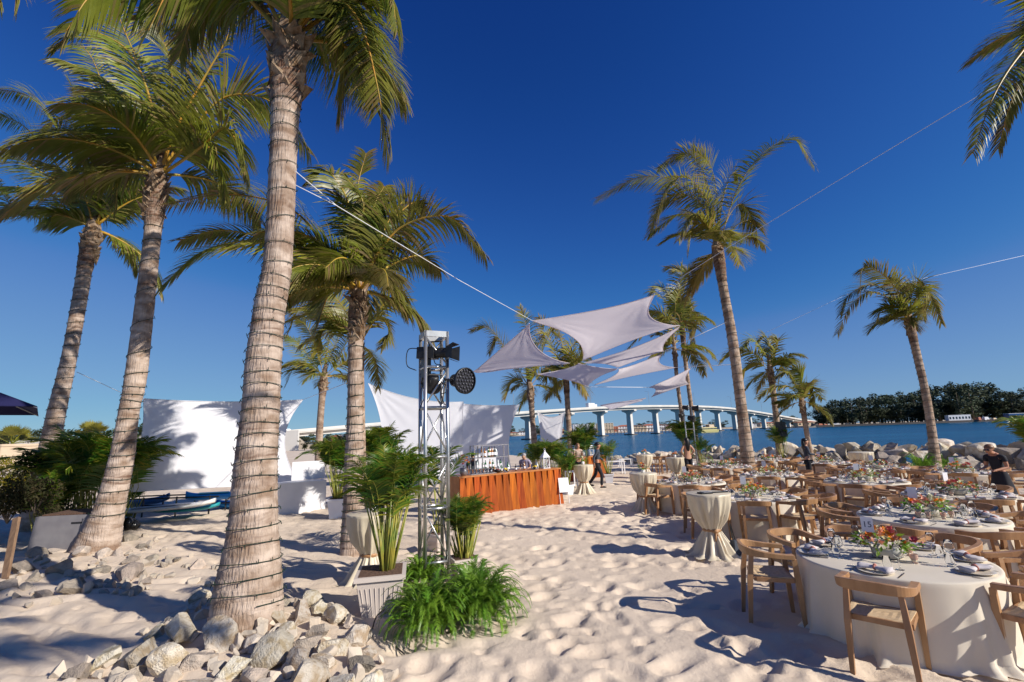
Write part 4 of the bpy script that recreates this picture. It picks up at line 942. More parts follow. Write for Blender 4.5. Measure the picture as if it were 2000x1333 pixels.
sheet('sail', 'largest and highest grey-white sail, upper right of the group', 'shade sail', (A, B1, C1, D1), (.12, .30, .18, .30), M['sail'], SG, (0, 0, -.15))
sheet('sail', 'triangular sail hanging lowest to the left, nearest the lamp tower', 'shade sail', (aty(1034, 632, 13), aty(1112, 709, 19.8), aty(960, 731, 16.5).lerp(E1, .5), E1), (.36, .10, .0, .06), M['sail'], SG)
sheet('sail', 'narrow sail just under the largest one', 'shade sail', (aty(1141, 709, 20), C1, F1, G1), (.38, .15, .12, .1), M['sail'], SG)
sheet('sail', 'small pleated sail in the middle of the group', 'shade sail', (aty(1130, 710, 20.2), G1 - Vector((0, 0, .05)), I1, H1), (.18, .2, .2, .22), M['sail'], SG)
sheet('sail', 'middle right sail below the narrow one', 'shade sail', (G1 + Vector((.05, .1, -.08)), F1 - Vector((0, 0, .1)), K1, J1), (.1, .28, .1, .28), M['sail'], SG)
sheet('sail', 'small sail reaching right towards the tall palm', 'shade sail', (O1, L1, M1, N1), (.14, .2, .12, .3), M['sail'], SG)
sheet('sail', 'lowest thin sail hanging over the bridge', 'shade sail', (aty(1172, 792, 31), aty(1262, 777, 29), aty(1255, 784, 31), aty(1190, 801, 33)), (.1, .1, .1, .1), M['sail'], SG)
def rope(label, pts, r=.008):
    b = MB(); o = Vector(pts[0]); b.tube(pts, r, 5); x = part('rope', b, M['rope'], None, True, off=o); x.location = o; tag(x, label, 'rope')
p3a = aty(577, 335, 6.6); p3b = aty(577, 362, 6.6); kn = aty(657, 402, 7.2)
rope('white rope from the thickest palm to the highest sail corner', [p3a, kn, kn.lerp(A, .5) + Vector((0, 0, -.06)), A], .007)
rope('second white rope end knotted near the thickest palm', [p3b, kn], .006)
rope('long white rope rising from the largest sail to the upper right', [B1, aty(1420, 485, 11.2), aty(1650, 345, 10), aty(1880, 206, 8.6), aty(2130, 60, 8)], .007)
rope('white rope from the narrow sail to the tall palm trunk', [F1, aty(1422, 628, 19.3)], .012)
rope('level white rope from the middle sail to the tall palm trunk', [K1, aty(1440, 712, 19.3)], .012)
rope('white rope joining the small pleated sail and the small right sail', [I1, O1], .012)
rope('thin white rope from the small right sail to the far upper right', [L1, aty(1660, 573, 22), aty(1800, 545, 22.5), aty(2020, 495, 23)], .007)
rope('white rope from the left screen up to the leftmost palm', [aty(150, 727, 12.3), aty(236, 767, 14.4), aty(277, 781, 14.6)], .008)
rope('white rope from the left screen to the palm between the screens', [aty(592, 781, 18.2), aty(683, 746, 10.3)], .008)
SCG = 'white stretched cloth screens'
sheet('screen', 'widest white screen catching the shadow of a palm crown', 'cloth screen', (aty(280, 779, 14.4), aty(592, 781, 17.6), aty(592, 948, 17.4), aty(244, 962, 14.4)), (.06, .26, .03, .06), M['cloth'], SCG, n=36)
sheet('screen', 'white screen with a peaked left corner behind the lamp tower', 'cloth screen', (aty(719, 749, 22.6), aty(905, 785, 23.6), aty(905, 940, 23.6), aty(735, 950, 22.6)), (.14, .02, .02, .22), M['cloth'], SCG, n=36)
sheet('screen', 'white screen right behind the bartenders', 'cloth screen', (aty(886, 787, 23.9), aty(1014, 791, 24.6), aty(1010, 952, 24.6), aty(886, 952, 23.9)), (.04, .30, .02, .02), M['cloth'], SCG, n=36)
sheet('screen', 'small white screen between the two palms behind the orange bar', 'cloth screen', (aty(1049, 803, 27), aty(1103, 805, 27), aty(1097, 880, 27), aty(1056, 878, 27)), (.3, .1, .05, .1), M['cloth'], SCG)
# ------------------------------------------------------------ white block furniture behind the thickest palm
p0 = at(546, 1002); p1 = at(634, 998)
root = thing('lounge_block', 'low white block wall to the right of the thickest palm', 'block wall', (*((p0 + p1) / 2).xy, -.05), math.atan2(p1.y - p0.y, p1.x - p0.x) + R(28))
L = (p1 - p0).length; b = MB(); b.box(0, .35, 0, L, .7, 1.0); part('front_block', b, M['whitepaint'], root); b = MB(); b.box(.25, .75, 1.01, L * .75, .06, .62); part('back_panel', b, M['whitepaint'], root)
p = aty(945, 880, 19.5); root = thing('folded_panel', 'white folded side panel leaning behind the bar', 'panel', (p.x, 19.5, 0), .1)
b = MB(); m_ = Euler((R(-18), 0, 0)).to_matrix(); b.box(0, 0, .9, 1.0, .04, .85, m_); part('panel', b, M['whitepaint'], root)
b = MB(); [b.tube([(x, 0, 0), (x, .2, 1.6)], .015, 5) for x in (-.48, .48)]; part('frame', b, M['rackmetal'], root)
# ------------------------------------------------------------ bars
def bar(name, label, a, b_, depth, h, np_, seed):
    a = Vector((a.x, a.y, 0)); b_ = Vector((b_.x, b_.y, 0)); L = (b_ - a).length; rz = math.atan2(b_.y - a.y, b_.x - a.x); rd = random.Random(seed)
    root = thing(name, label, 'bar', (a.x, a.y, min(gz(a.x, a.y), gz(b_.x, b_.y)) - .02), rz)
    c = MB(); c.box(L / 2, depth / 2 + .03, .02, L - .04, depth - .04, h - .06); part('carcass', c, M['bartop'], root)
    t = MB(); t.box(L / 2, depth / 2, h - .04, L + .04, depth + .06, .04); part('counter_top', t, M['bartop'], root)
    w_ = L / np_
    for k in range(np_):                 # folded boards: each is twisted so one long edge stands proud
        x0 = k * w_; s = rd.uniform(-.05, .05); t0 = rd.uniform(.02, .05); p = MB(); sk = w_ * .30 * (1 if k % 2 else .8)
        vs = [(x0, -.01, 0), (x0 + w_, -.09 - t0, 0), (x0 + w_ - .004, .0, 0), (x0, .0, 0), (x0 - sk * .9, -.08, h - .045), (x0 + w_ - sk - .01, -.02, h - .045), (x0 + w_ - sk - .01, .0, h - .045), (x0 - sk * .9, .0, h - .045)]
        if k == 0: vs[4] = (x0, -.05, h - .045); vs[7] = (x0, 0, h - .045)
        p.add(vs, [(3, 2, 1, 0), (4, 5, 6, 7), (0, 1, 5, 4), (1, 2, 6, 5), (2, 3, 7, 6), (3, 0, 4, 7)]); part('panel', p, M['terracotta'], root)
    p = MB(); p.box(L + .015, depth / 2, 0, .03, depth, h - .045); part('end_panel', p, M['terracotta'], root)
    return root, L, rz
barA, barB = at(898, 1010), at(1097, 981)
br, BL, brz = bar('bar_counter', 'long bar faced with bright orange folded wood panels', barA, barB, .75, 1.14, 15, 1)
def onbar(t, d, r0=None):            # a place on the counter top
    r_, L_ = (br, BL) if r0 is None else r0
    m_ = Matrix.Translation(r_.location) @ Matrix.Rotation(r_.rotation_euler.z, 4, 'Z'); return m_ @ Vector((L_ * t, d, 1.14))
b2 = bar('bar_counter', 'second smaller orange-brown bar beyond the walking waiter', at(1112, 940), at(1186, 931), .7, 1.10, 8, 2)
def bottle(loc, label, m, h=.30, r=.038, grp='bottles on the bars'):
    b = MB(); b.lathe([(r, 0), (r, h * .55), (r * .8, h * .66), (r * .34, h * .76), (r * .32, h * .96), (r * .38, h)], 12); root = thing('bottle', label, 'bottle', loc, 0, grp); part('glass', b, m, root, True)
    b = MB(); b.lathe([(r * 1.02, h * .15), (r * 1.02, h * .45)], 12, cap=False); part('label', b, M['card'], root, True)
def lantern(label, loc, s, rz=0):
    root = thing('lantern', label, 'lantern', loc, rz, 'white lanterns'); root.scale = (s, s, s)
    for x in (-.1, .1):
        for y in (-.1, .1): b = MB(); b.box(x, y, .02, .022, .022, .33); part('post', b, M['whitepaint'], root)
    b = MB(); b.box(0, 0, 0, .26, .26, .022); part('base', b, M['whitepaint'], root)
    b = MB(); b.box(0, 0, .35, .27, .27, .02); b.box(0, 0, .372, .25, .25, .16, taper=.22); b.lathe([(.03, .53), (.035, .56), (.012, .60)], 8); b.tube([(-.03, 0, .60), (-.02, 0, .65), (.02, 0, .65), (.03, 0, .60)], .005, 5); part('roof', b, M['whitepaint'], root)
    b = MB()
    for x, y, sx, sy in ((0, -.1, .18, .004), (0, .1, .18, .004), (-.1, 0, .004, .18), (.1, 0, .004, .18)): b.box(x, y, .022, sx, sy, .328)
    part('panes', b, M['glass'], root)
    b = MB(); b.lathe([(.035, .022), (.035, .16)], 12); part('candle', b, M['cream'], root, True)
def slim(a, rng_): return a
lantern('largest white lantern on the right end of the orange bar', onbar(.90, .30), 1.0, .4)
p = onbar(.30, .3, b2[:2]); lantern('white lantern on the far bar beside the green fronds', p, .85, .2)
p = onbar(.72, .3, b2[:2]); lantern('white lantern on the far bar next to the waiter', p, 1.0, .3)
# wire shelf with bottles at the back of the bar
p = onbar(.52, 0); q = p + (Matrix.Rotation(brz, 3, 'Z') @ Vector((0, 1.5, 0)))
rack = thing('shelf_rack', 'open grey metal shelf rack with bottles behind the bar', 'shelf rack', (q.x, q.y, gz(q.x, q.y)), brz)
for x in (-.65, 0, .65) if False else (-.68, -.38, .68):
    for y in (-.15, .15): b = MB(); b.box(x, y, 0, .028, .028, 1.95); part('post', b, M['rackmetal'], rack)
for z in (.85, 1.15, 1.52, 1.92):
    b = MB(); b.box(.0, 0, z, 1.36, .32, .025); part('shelf', b, M['rackmetal'], rack)
rm = Matrix.Translation(rack.location) @ Matrix.Rotation(brz, 4, 'Z')
rd = random.Random(6)
for k, x in enumerate((-.30, -.2, -.08, .0, .09, .18, .28)): bottle(rm @ Vector((x, rd.uniform(-.05, .05), 1.546)), 'bottle standing on the upper shelf of the grey rack', M[('bottlea', 'bottlea', 'bottleg', 'bottlea', 'bottlea', 'black', 'bottlec')[k]], rd.uniform(.26, .36), .042)
for k, x in enumerate((-.5, -.3, -.16, .02, .14, .3, .45)): bottle(rm @ Vector((x, rd.uniform(-.05, .05), 1.176)), 'bottle standing on the lower shelf of the grey rack', M[('bottlec', 'bottleg', 'bottleg', 'bottlea', 'bottleg', 'bottlec', 'bottleg')[k]], rd.uniform(.24, .32), .04)
for k, (t, d) in enumerate(((.36, .45), (.40, .5), (.43, .38), (.47, .5), (.52, .42), (.55, .52), (.60, .4), (.70, .45), (.82, .35), (.84, .5), (.97, .45))):
    bottle(onbar(t, d), 'small bottle standing on the orange bar counter', M[('black', 'bottlea', 'bottlec', 'bottleg', 'bottleg', 'bottlec', 'black', 'bottlea', 'bottlec', 'bottlec', 'reddish')[k]], rd.uniform(.18, .30), .035)
def fruit(loc, label, m, n, seed, r=.035):
    root = thing('fruit_bowl', label, 'bowl', loc); rd = random.Random(seed); b = MB(); b.lathe([(.06, 0), (.10, .04), (.13, .09), (.12, .09), (.08, .03)], 16); part('bowl', b, M['glass'] if seed % 2 else M['black'], root, True)
    for i in range(n): b = MB(); a = rd.uniform(0, 6); b.ell((math.cos(a) * .05, math.sin(a) * .05, .05 + .03 * i / n * 2), (r, r * .85, r * .85), 8, 6); part('fruit', b, m, root, True)
fruit(onbar(.46, .15), 'bowl of yellow lemons on the bar front edge', M['lemon'], 6, 1); fruit(onbar(.76, .2), 'glass jar of yellow fruit beside the lantern', M['lemon'], 8, 3); fruit(onbar(.39, .25), 'dark bowl of limes on the bar', M['reddish'], 6, 2)
b = MB(); rd = random.Random(4); root = thing('glass_tray', 'tray of small drinking glasses on the left half of the bar', 'tray', onbar(.25, .35), brz)
b.box(0, 0, 0, .9, .35, .012); part('tray', b, M['rackmetal'], root)
for i in range(14): g = MB(); g.lathe([(.03, .013), (.038, .13), (.034, .13), (.027, .02)], 10); part('tumbler', g, M['glass'], root, True, loc=(-.4 + .13 * (i % 7), -.08 + .16 * (i // 7), 0))
def flowers(root, n, spread, h, seed, z0=0, small=False, mats=('orange', 'peach', 'magenta', 'cream', 'orange', 'peach', 'cream')):
    rd = random.Random(seed); lf = MB()
    for i in range(int(n * 2.4)):
        a = rd.uniform(0, 6.28); r = spread * math.sqrt(rd.random()) * 1.1; z = z0 + h * rd.uniform(.1, .95) * (1 - .4 * r / spread); e = Euler((rd.uniform(-.8, .8), rd.uniform(-.8, .8), a)).to_matrix(); s = rd.uniform(.035, .07)
        lf.add([Vector((math.cos(a) * r, math.sin(a) * r, z)) + e @ Vector(v) * s for v in ((-.2, 0, 0), (.6, -.35, .1), (1.5, 0, 0), (.6, .35, .1))], [(0, 1, 2, 3)])
    part('leaves', lf, M['fern'], root)
    for i in range(n):
        a = rd.uniform(0, 6.28); r = spread * math.sqrt(rd.random()); z = z0 + h * (.45 + .55 * rd.random()) * (1 - .45 * (r / spread) ** 2); s = rd.uniform(.028, .052); b = MB()
        for k in range(9):
            e = Euler((0, -.35 - .5 * (k % 2), k * .7)).to_matrix(); b.add([e @ Vector(v) * s for v in ((0, 0, 0), (.7, -.4, .15), (1.25, 0, .1), (.7, .4, .15))], [(0, 1, 2, 3)])
        b.ell((0, 0, s * .2), (s * .35,) * 3, 6, 4)
        part('flower', b, M[mats[rd.randrange(len(mats))]], root, loc=(math.cos(a) * r, math.sin(a) * r, z), rot=(rd.uniform(-.6, .6), rd.uniform(-.6, .6), 0))
def vase_flowers(label, loc, seed, s=1.0, vase='whitepot', mats=None, n=14):
    root = thing('flower_vase', label, 'flowers', loc); b = MB(); b.lathe([(.05 * s, 0), (.07 * s, .06 * s), (.06 * s, .13 * s)], 14); part('vase', b, M[vase], root, True)
    flowers(root, n, .13 * s, .26 * s, seed, .10 * s, mats=mats or ('orange', 'peach', 'magenta', 'cream'))
vase_flowers('leafy flower arrangement on the left end of the orange bar', onbar(.08, .3), 71, 1.7, 'rackmetal', ('magenta', 'orange'), 12)
p = onbar(.45, .2, b2[:2]); vase_flowers('cream and orange flowers on the far bar', p, 72, 1.6, mats=('cream', 'peach', 'orange'), n=26)
# ------------------------------------------------------------ light tower
tf = at(830, 1150); tb_ = tf + Vector((.02, 0, 0)); TS = .375; tz = gz(tf.x, tf.y)
tr = thing('truss_tower', 'square silver aluminium truss tower carrying black lamps', 'truss tower', (tf.x, tf.y, tz - .05), R(24)); TH = 4.12
cs_ = [(0, 0), (TS, 0), (TS, TS), (0, TS)]
for (x, y) in cs_: b = MB(); b.tube([(x, y, 0), (x, y, TH)], .031, 12); part('post', b, M['alu'], tr, True)
levels = [.42, 1.22, 2.02, 2.82, 3.5]
for z in levels:
    for k in range(4): a, c = cs_[k], cs_[(k + 1) % 4]; b = MB(); b.tube([(*a, z), (*c, z)], .024, 8); part('crossbar', b, M['alu'], tr, True)
zz = [.42, 1.22, 2.02, 2.82, 3.5, TH - .06]
for i in range(len(zz) - 1):
    for k in range(4): a, c = cs_[k], cs_[(k + 1) % 4]; a, c = (a, c) if (i + k) % 2 else (c, a); b = MB(); b.tube([(*a, zz[i] + .05), (*c, zz[i + 1] - .05)], .015, 6); part('brace', b, M['alu'], tr, True)
for k in range(4): a, c = cs_[k], cs_[(k + 1) % 4]; m_ = ((a[0] + c[0]) / 2, (a[1] + c[1]) / 2); b = MB(); b.box(m_[0], m_[1], TH - .10, TS + .05 if k % 2 == 0 else .05, .05 if k % 2 == 0 else TS + .05, .10 - .002 * k); part('top_frame', b, M['alu'], tr)
b = MB(); b.box(TS / 2, TS / 2, -.02, .6, .6, .02); part('base_plate', b, M['black'], tr)
def orient(d): return Vector(d).normalized().to_track_quat('Z', 'Y').to_euler()
Yt = tf.y + .15
def par_lamp(label, p, d, s=1.0, back=None):
    root = thing('stage_lamp', label, 'stage lamp', p, 0, 'black lamps on the tower'); root.rotation_euler = orient(d); root.scale = (s,) * 3
    b = MB(); b.lathe([(.05, -.26), (.10, -.24), (.115, -.10), (.17, -.05), (.205, .0), (.21, .05), (.195, .052)], 24, cap=False); b.lathe([(.05, -.26), (.0, -.262)], 24, cap=False); part('housing', b, M['black'], root, True)
    b = MB(); b.lathe([(.196, .02), (.0, .021)], 24, cap=False); part('face', b, M['black'], root)
    for rr_, n_ in ((0, 1), (.055, 6), (.11, 12), (.162, 18)):
        for k in range(n_): a = 6.283 * k / n_; g = MB(); g.lathe([(.020, .021), (.019, .034), (.010, .038)], 8); part('led_lens', g, M['lens'], root, True, loc=(math.cos(a) * rr_, math.sin(a) * rr_, 0))
    b = MB(); b.tube([(.215, 0, -.02), (.225, 0, -.2), (.12, 0, -.31), (-.12, 0, -.31), (-.225, 0, -.2), (-.215, 0, -.02)], .014, 6); part('yoke', b, M['black'], root)
par_lamp('round black lamp with a honeycomb of lenses facing the path', aty(906, 744, Yt - .2), (.72, -.68, -.12), 1.05)
p = aty(843, 752, Yt + .1)
par_lamp('lower round black lamp inside the tower, turned away', p, (-.35, .75, -.55), .85)
root = thing('spotlight', 'long black profile spotlight with barn doors at the tower top', 'stage lamp', aty(852, 690, Yt)); d = Vector((.93, -.3, -.05)); root.rotation_euler = orient(d)
b = MB(); b.box(0, 0, -.32, .22, .20, .32); b.lathe([(.09, 0), (.09, .22), (.075, .22)], 16); part('housing', b, M['black'], root)
b = MB(); b.lathe([(.075, .20), (.0, .2)], 16, cap=False); part('lens', b, M['lens'], root)
for k in range(4):
    m_ = Euler((0, 0, k * math.pi / 2)).to_matrix(); b = MB(); b.add([m_ @ Vector(v) for v in ((.09, -.08, .22), (.09, .08, .22), (.15, .13, .37), (.15, -.13, .37), (.095, -.08, .22), (.095, .08, .22), (.155, .13, .37), (.155, -.13, .37))], [(0, 1, 2, 3), (7, 6, 5, 4), (0, 4, 5, 1), (1, 5, 6, 2), (2, 6, 7, 3), (3, 7, 4, 0)]); part('barn_door', b, M['black'], root)
b = MB(); b.tube([(0, .12, -.15), (0, .2, -.1), (0, .2, .05)], .014, 6); part('yoke', b, M['black'], root)
root = thing('control_box', 'upright black control box clamped in the tower', 'electrical box', aty(832, 705, Yt + .05), R(28)); b = MB(); b.box(0, 0, -.38, .13, .16, .6); part('box', b, M['black'], root); b = MB(); b.box(0, -.085, .0, .09, .01, .12); part('panel', b, M['lens'], root)
b = MB(); b.tube(catmull([aty(818, 681, Yt), aty(797, 684, Yt), aty(795, 714, Yt), aty(813, 724, Yt)], 16), .008, 6)
b.tube(catmull([aty(845, 690, Yt), aty(850, 710, Yt), aty(862, 715, Yt + .1), aty(872, 735, Yt), aty(862, 765, Yt), aty(868, 790, Yt), aty(877, 802, Yt), aty(876, 950, Yt), aty(870, 1130, Yt)], 60), .008, 6)
b.tube(catmull([aty(826, 740, Yt), aty(830, 770, Yt), aty(820, 800, Yt), aty(818, 830, Yt), aty(818, 1120, Yt)], 60), .008, 6)
b.tube(catmull([aty(850, 745, Yt), aty(868, 750, Yt), aty(872, 765, Yt), aty(862, 770, Yt)], 20), .008, 6)
o = part('power_cable', b, M['black'], None, True); tag(o, 'black cables looping from the lamps down the tower', 'cable')
b = MB(); b.tube(catmull([at(752, 1190, .35), at(735, 1205, .22), at(728, 1235, .03), at(745, 1248, .02), at(770, 1262, .02), at(790, 1278, .02)], 30), .008, 6); o = part('power_cable', b, M['black'], None, True); tag(o, 'black cable coming out beside the white tub onto the sand', 'cable')
# ------------------------------------------------------------ plants round the tower
def tub(root, s, h, m, tilt=0, ribs=True):
    b = MB(); b.box(0, 0, 0, s * .72, s * .72, h, taper=1.36); b.box(0, 0, h - .05, s * 1.06, s * 1.06, .055); part('tub', b, m, root)
    if ribs:
        b = MB()
        for k in range(9):
            for q in range(4):
                m_ = Matrix.Rotation(q * math.pi / 2, 3, 'Z'); x = (-.5 + (k + .5) / 9) * s * .68
                b.add([m_ @ Vector(v) for v in ((x - .008, -s * .362, .02), (x + .008, -s * .362, .02), (x * 1.3 + .008, -s * .468, h - .13), (x * 1.3 - .008, -s * .468, h - .13), (x, -s * .372, .02), (x * 1.3, -s * .478, h - .13))], [(0, 4, 5, 3), (4, 1, 2, 5)])
        part('ribs', b, m, root)
    b = MB(); b.box(0, 0, h - .02, s * .9, s * .9, .03); part('soil', b, M['soil'], root)
p = at(737, 1212); root = thing('potted_areca', 'tall areca palm with yellow canes in a ribbed white tub', 'potted palm', (p.x, p.y + .15, gz(p.x, p.y)), R(12)); tub(root, .60, .50, M['pot']); areca_clump(root, 1.85, 30, .40, 1, z0=.46, sc=.62, lean=(.05, .5), cx=.05)
p = at(905, 1135); root = thing('potted_areca', 'areca palm clump just right of the silver tower', 'potted palm', (p.x, p.y + .1, gz(p.x, p.y)), .4); tub(root, .40, .34, M['pot']); areca_clump(root, 1.2, 34, .5, 2, z0=.25, sc=.60, lean=(.05, .8))
p = at(860, 1085); root = thing('potted_areca', 'areca palm half hidden behind the silver tower, one tall frond', 'potted palm', (p.x - .1, p.y + .35, gz(p.x, p.y)), .9); tub(root, .40, .34, M['pot']); areca_clump(root, 2.3, 5, .3, 7, z0=.3, sc=.62, lean=(.02, .3))
fern('dense fern nearest the camera at the foot of the tower', *at(838, 1240).xy, 120, .80, 1, 'ferns round the tower')
fern('fern spreading right of the tower foot', *at(935, 1215).xy, 120, .88, 2, 'ferns round the tower')
fern('fern between the white tub and the tower base', *at(822, 1205).xy, 60, .55, 3, 'ferns round the tower')
fern('darker fern behind the tower base', *at(822, 1150).xy, 70, .7, 4, 'ferns round the tower')
fern('small fern behind the big right one', *at(925, 1165).xy, 70, .66, 6, 'ferns round the tower')
p = at(655, 1012); root = thing('potted_areca', 'bushy areca in a white square pot left of the middle palm', 'potted palm', (p.x, p.y + .1, gz(p.x, p.y)), .2); tub(root, .50, .55, M['whitepot'], ribs=False); areca_clump(root, 1.9, 26, .45, 3, z0=.5, sc=.8, lean=(.1, .7))
p = at(735, 1000); root = thing('potted_areca', 'areca palm behind the middle palm beside the white screen', 'potted palm', (p.x, p.y + .2, gz(p.x, p.y)), .2); tub(root, .45, .4, M['whitepot'], ribs=False); areca_clump(root, 2.1, 24, .5, 4, z0=.35, sc=.9, lean=(.1, .7))
# palms behind the bar
for k, (px, Y, h, n, lb) in enumerate([(1085, 19.2, 2.0, 28, 'bushy areca between the lantern and the far bar'), (1050, 20.2, 1.9, 22, 'areca palm behind the right end of the orange bar'), (1140, 22.5, 2.5, 26, 'areca palm behind the far bar'),
                                       (1187, 21.4, 1.7, 16, 'dark areca to the right of the walking waiter'), (1345, 26, 2.7, 26, 'big areca behind the bare-backed woman'), (1372, 25, 1.6, 12, 'small areca right of the bare-backed woman'), (1530, 27.5, 2.1, 18, 'sunlit areca before the loudspeaker'),
                                       (1105, 18.3, 1.4, 16, 'low areca at the end of the orange bar')]):
    p = aty(px, 900, Y); root = thing('potted_areca', lb, 'potted palm', (p.x, Y, gz(p.x, Y)), k); tub(root, .4, .38, M['whitepot'], ribs=False); areca_clump(root, h * .84, int(n * .7), .4, 20 + k, z0=.33, sc=.85, lean=(.1, .75))
for k, (px, py, Y, s, lb) in enumerate([(1400, 905, 23, 2.2, 'low green plant left of the tall palm trunk'), (1372, 915, 24, 1.3, 'tiny green plant on the sand behind the tables'), (1800, 905, 21.3, 2.2, 'green plant at the left foot of the seawall palm'), (1848, 905, 21.8, 1.8, 'bright green plant right of the seawall palm'), (1772, 915, 20, 1.5, 'small plant behind the far tables')]):
    p = at(px, py); fern(lb, aty(px, py, Y).x, Y, 34, s * .55, 30 + k, 'low plants among the tables')
p = aty(1995, 885, 17); root = thing('potted_areca', 'areca fronds reaching in at the right frame edge', 'potted palm', (p.x + .7, 17, gz(p.x, 17)), 2); tub(root, .4, .38, M['whitepot'], ribs=False); areca_clump(root, 1.9, 16, .4, 60, z0=.33, sc=.9, lean=(.3, .9))
# left planting
for k, (px, Y, h, n, lb, sp) in enumerate([(190, 12.6, 2.45, 40, 'big areca bush between the two left palms', .9), (140, 13.4, 2.3, 34, 'areca bush just right of the leftmost palm', .9), (228, 13.2, 2.3, 26, 'yellow-stemmed areca against the leaning palm', .6), (262, 15.0, 1.4, 14, 'small areca poking out before the left screen', .4), (100, 11.9, 1.5, 22, 'low areca at the foot of the leftmost palm', .6)]):
    p = aty(px, 950, Y); root = thing('areca_palm', lb, 'bush', (p.x, Y, gz(p.x, Y)), k, 'areca bushes at left'); areca_clump(root, h, n, sp, 40 + k, z0=-.05, sc=.95, lean=(.1, .7))
for k, (px, py, Y, r, lb) in enumerate([(75, 960, 11.3, .62, 'dark twiggy bush in front of the leftmost palm'), (20, 985, 11.6, .55, 'dull green bush at the left frame edge'), (70, 905, 13, .5, 'dark foliage wrapped round the leftmost trunk'), (105, 1000, 11.5, .42, 'dry brown bush behind the grey planter')]):
    p = aty(px, py, Y); shrub(lb, p.x, Y, r, M['duskleaf'], 5, 80 + k, z=p.z - r * .8)
# grey planter box, stake, bags
p0, p1 = at(48, 1095), at(135, 1090); root = thing('planter', 'grey tapered planter box with a slot handle beside the leaning palm', 'planter', (p0.x, p0.y, gz(p0.x, p0.y)), math.atan2(p1.y - p0.y, p1.x - p0.x)); Lp = (p1 - p0).length * 1.0
b = MB(); b.add([(0, 0, 0), (Lp, 0, 0), (Lp, .9, 0), (0, .9, 0), (.05, .04, .80), (Lp + .42, .04, .80), (Lp + .42, .95, .80), (.05, .95, .80)], [(3, 2, 1, 0), (0, 1, 5, 4), (1, 2, 6, 5), (2, 3, 7, 6), (3, 0, 4, 7), (4, 5, 6, 7)]); part('box', b, M['planter'], root)
b = MB(); b.add([(.78, .029, .62), (1.0, .029, .62), (1.0, .032, .66), (.78, .032, .66)], [(0, 1, 2, 3)]); b.box(.89, .036, .62, .20, .02, .035); part('handle_slot', b, M['black'], root)
b = MB(); b.box(Lp / 2 + .23, .5, .802, Lp + .2, .8, .03); part('soil', b, M['soil'], root)
pa, pb_ = at(-6, 1150), at(30, 1010, .85)
b = MB(); q0, q1 = at(8, 1140), aty(33, 1012, at(8, 1140).y + .35)
def plank(b, a, c, w_, t): 
    d = (c - a).normalized(); s = d.cross(Vector((0, 1, 0))).normalized(); n_ = d.cross(s); vs = []
    for e in (a, c):
        for u, v in ((-1, -1), (1, -1), (1, 1), (-1, 1)): vs.append(e + s * u * w_ / 2 + n_ * v * t / 2)
    b.add(vs, [(3, 2, 1, 0), (4, 5, 6, 7), (0, 1, 5, 4), (1, 2, 6, 5), (2, 3, 7, 6), (3, 0, 4, 7)])
plank(b, q0, q1, .11, .05); plank(b, at(-25, 1170), at(16, 1128, .06), .10, .08)
o = part('stake', b, M['stake'], None); tag(o, 'leaning brown board stake at the left frame edge', 'stake')
b = MB(); rd = random.Random(9); p = at(258, 1036)
for k in range(5): b.ell((p.x + rd.uniform(-.15, .15), p.y + rd.uniform(-.1, .1), gz(p.x, p.y) + rd.uniform(.12, .24)), (rd.uniform(.13, .2), rd.uniform(.12, .16), rd.uniform(.12, .18)), 12, 8, Euler((rd.uniform(0, 2), rd.uniform(0, 2), 0)).to_matrix())
o = part('bin_bag', b, M['bag'], None, True); tag(o, 'shiny black bin bag on the sand right of the leaning palm', 'bag')
# navy umbrella
c = aty(-60, 765, 10.5); tip = aty(98, 797, 10.8); root = thing('umbrella', 'navy blue market umbrella reaching in at the left edge', 'umbrella', (c.x - 1.0, c.y, 0), R(8)); r_ = (tip.x - c.x + 1.0) / 1.0; zc = 4.25; zr = tip.z + .02
b = MB(); n_ = 4; cor = [Vector((math.cos(a) * r_, math.sin(a) * r_, zr)) for a in (R(-8), R(82), R(172), R(262))]
vs = [Vector((0, 0, zc))] + cor; b.add(vs + [v - Vector((0, 0, .012)) for v in vs], [(0, 1, 2), (0, 2, 3), (0, 3, 4), (0, 4, 1), (7, 6, 5), (8, 7, 5), (9, 8, 5), (6, 9, 5)]); part('canopy', b, M['navy'], root)
for v in cor: b = MB(); b.tube([(0, 0, zc - .05), v - Vector((0, 0, .03))], .015, 6); b.tube([(0, 0, zc - .9), Vector((0, 0, zc - .05)).lerp(v, .5)], .012, 6); part('rib', b, M['rope'], root)
b = MB(); b.tube([(0, 0, 0), (0, 0, zc + .05)], .03, 10); part('pole', b, M['rackmetal'], root)
b = MB(); p = aty(148, 801, 11.2); 
# boards and kayaks under the left screen
def hull(name, label, cat, a, c, wd, th, m, m2=None, rocker=.1, group='boards lying under the left screen'):
    d = (c - a); L = d.length; root = thing(name, label, cat, a, 0, group); root.rotation_euler = d.to_track_quat('X', 'Z').to_euler(); n = 18; b = MB(); vs = []; fs = []
    for i in range(n + 1):
        t = i / n; w_ = wd / 2 * max(.02, (math.sin(math.pi * min(1, max(0, .04 + .92 * t)))) ** .55); z = rocker * (2 * t - 1) ** 4
        for k in range(10): q = 2 * math.pi * k / 10; vs.append((L * t, w_ * math.cos(q), z + th / 2 * math.sin(q) * (1 if math.sin(q) < 0 else .75)))
    for i in range(n):
        for k in range(10): fs.append((i * 10 + k, i * 10 + (k + 1) % 10, i * 10 + 10 + (k + 1) % 10, i * 10 + 10 + k))
    fs += [tuple(reversed(range(10))), tuple(range(n * 10, n * 10 + 10))]
    b.add(vs, fs); part('hull', b, m, root, True)
    if m2: b = MB(); b.box(L * .5, 0, th * .375, L * .55, wd * .6, .012); part('deck_pad', b, m2, root)
    return root
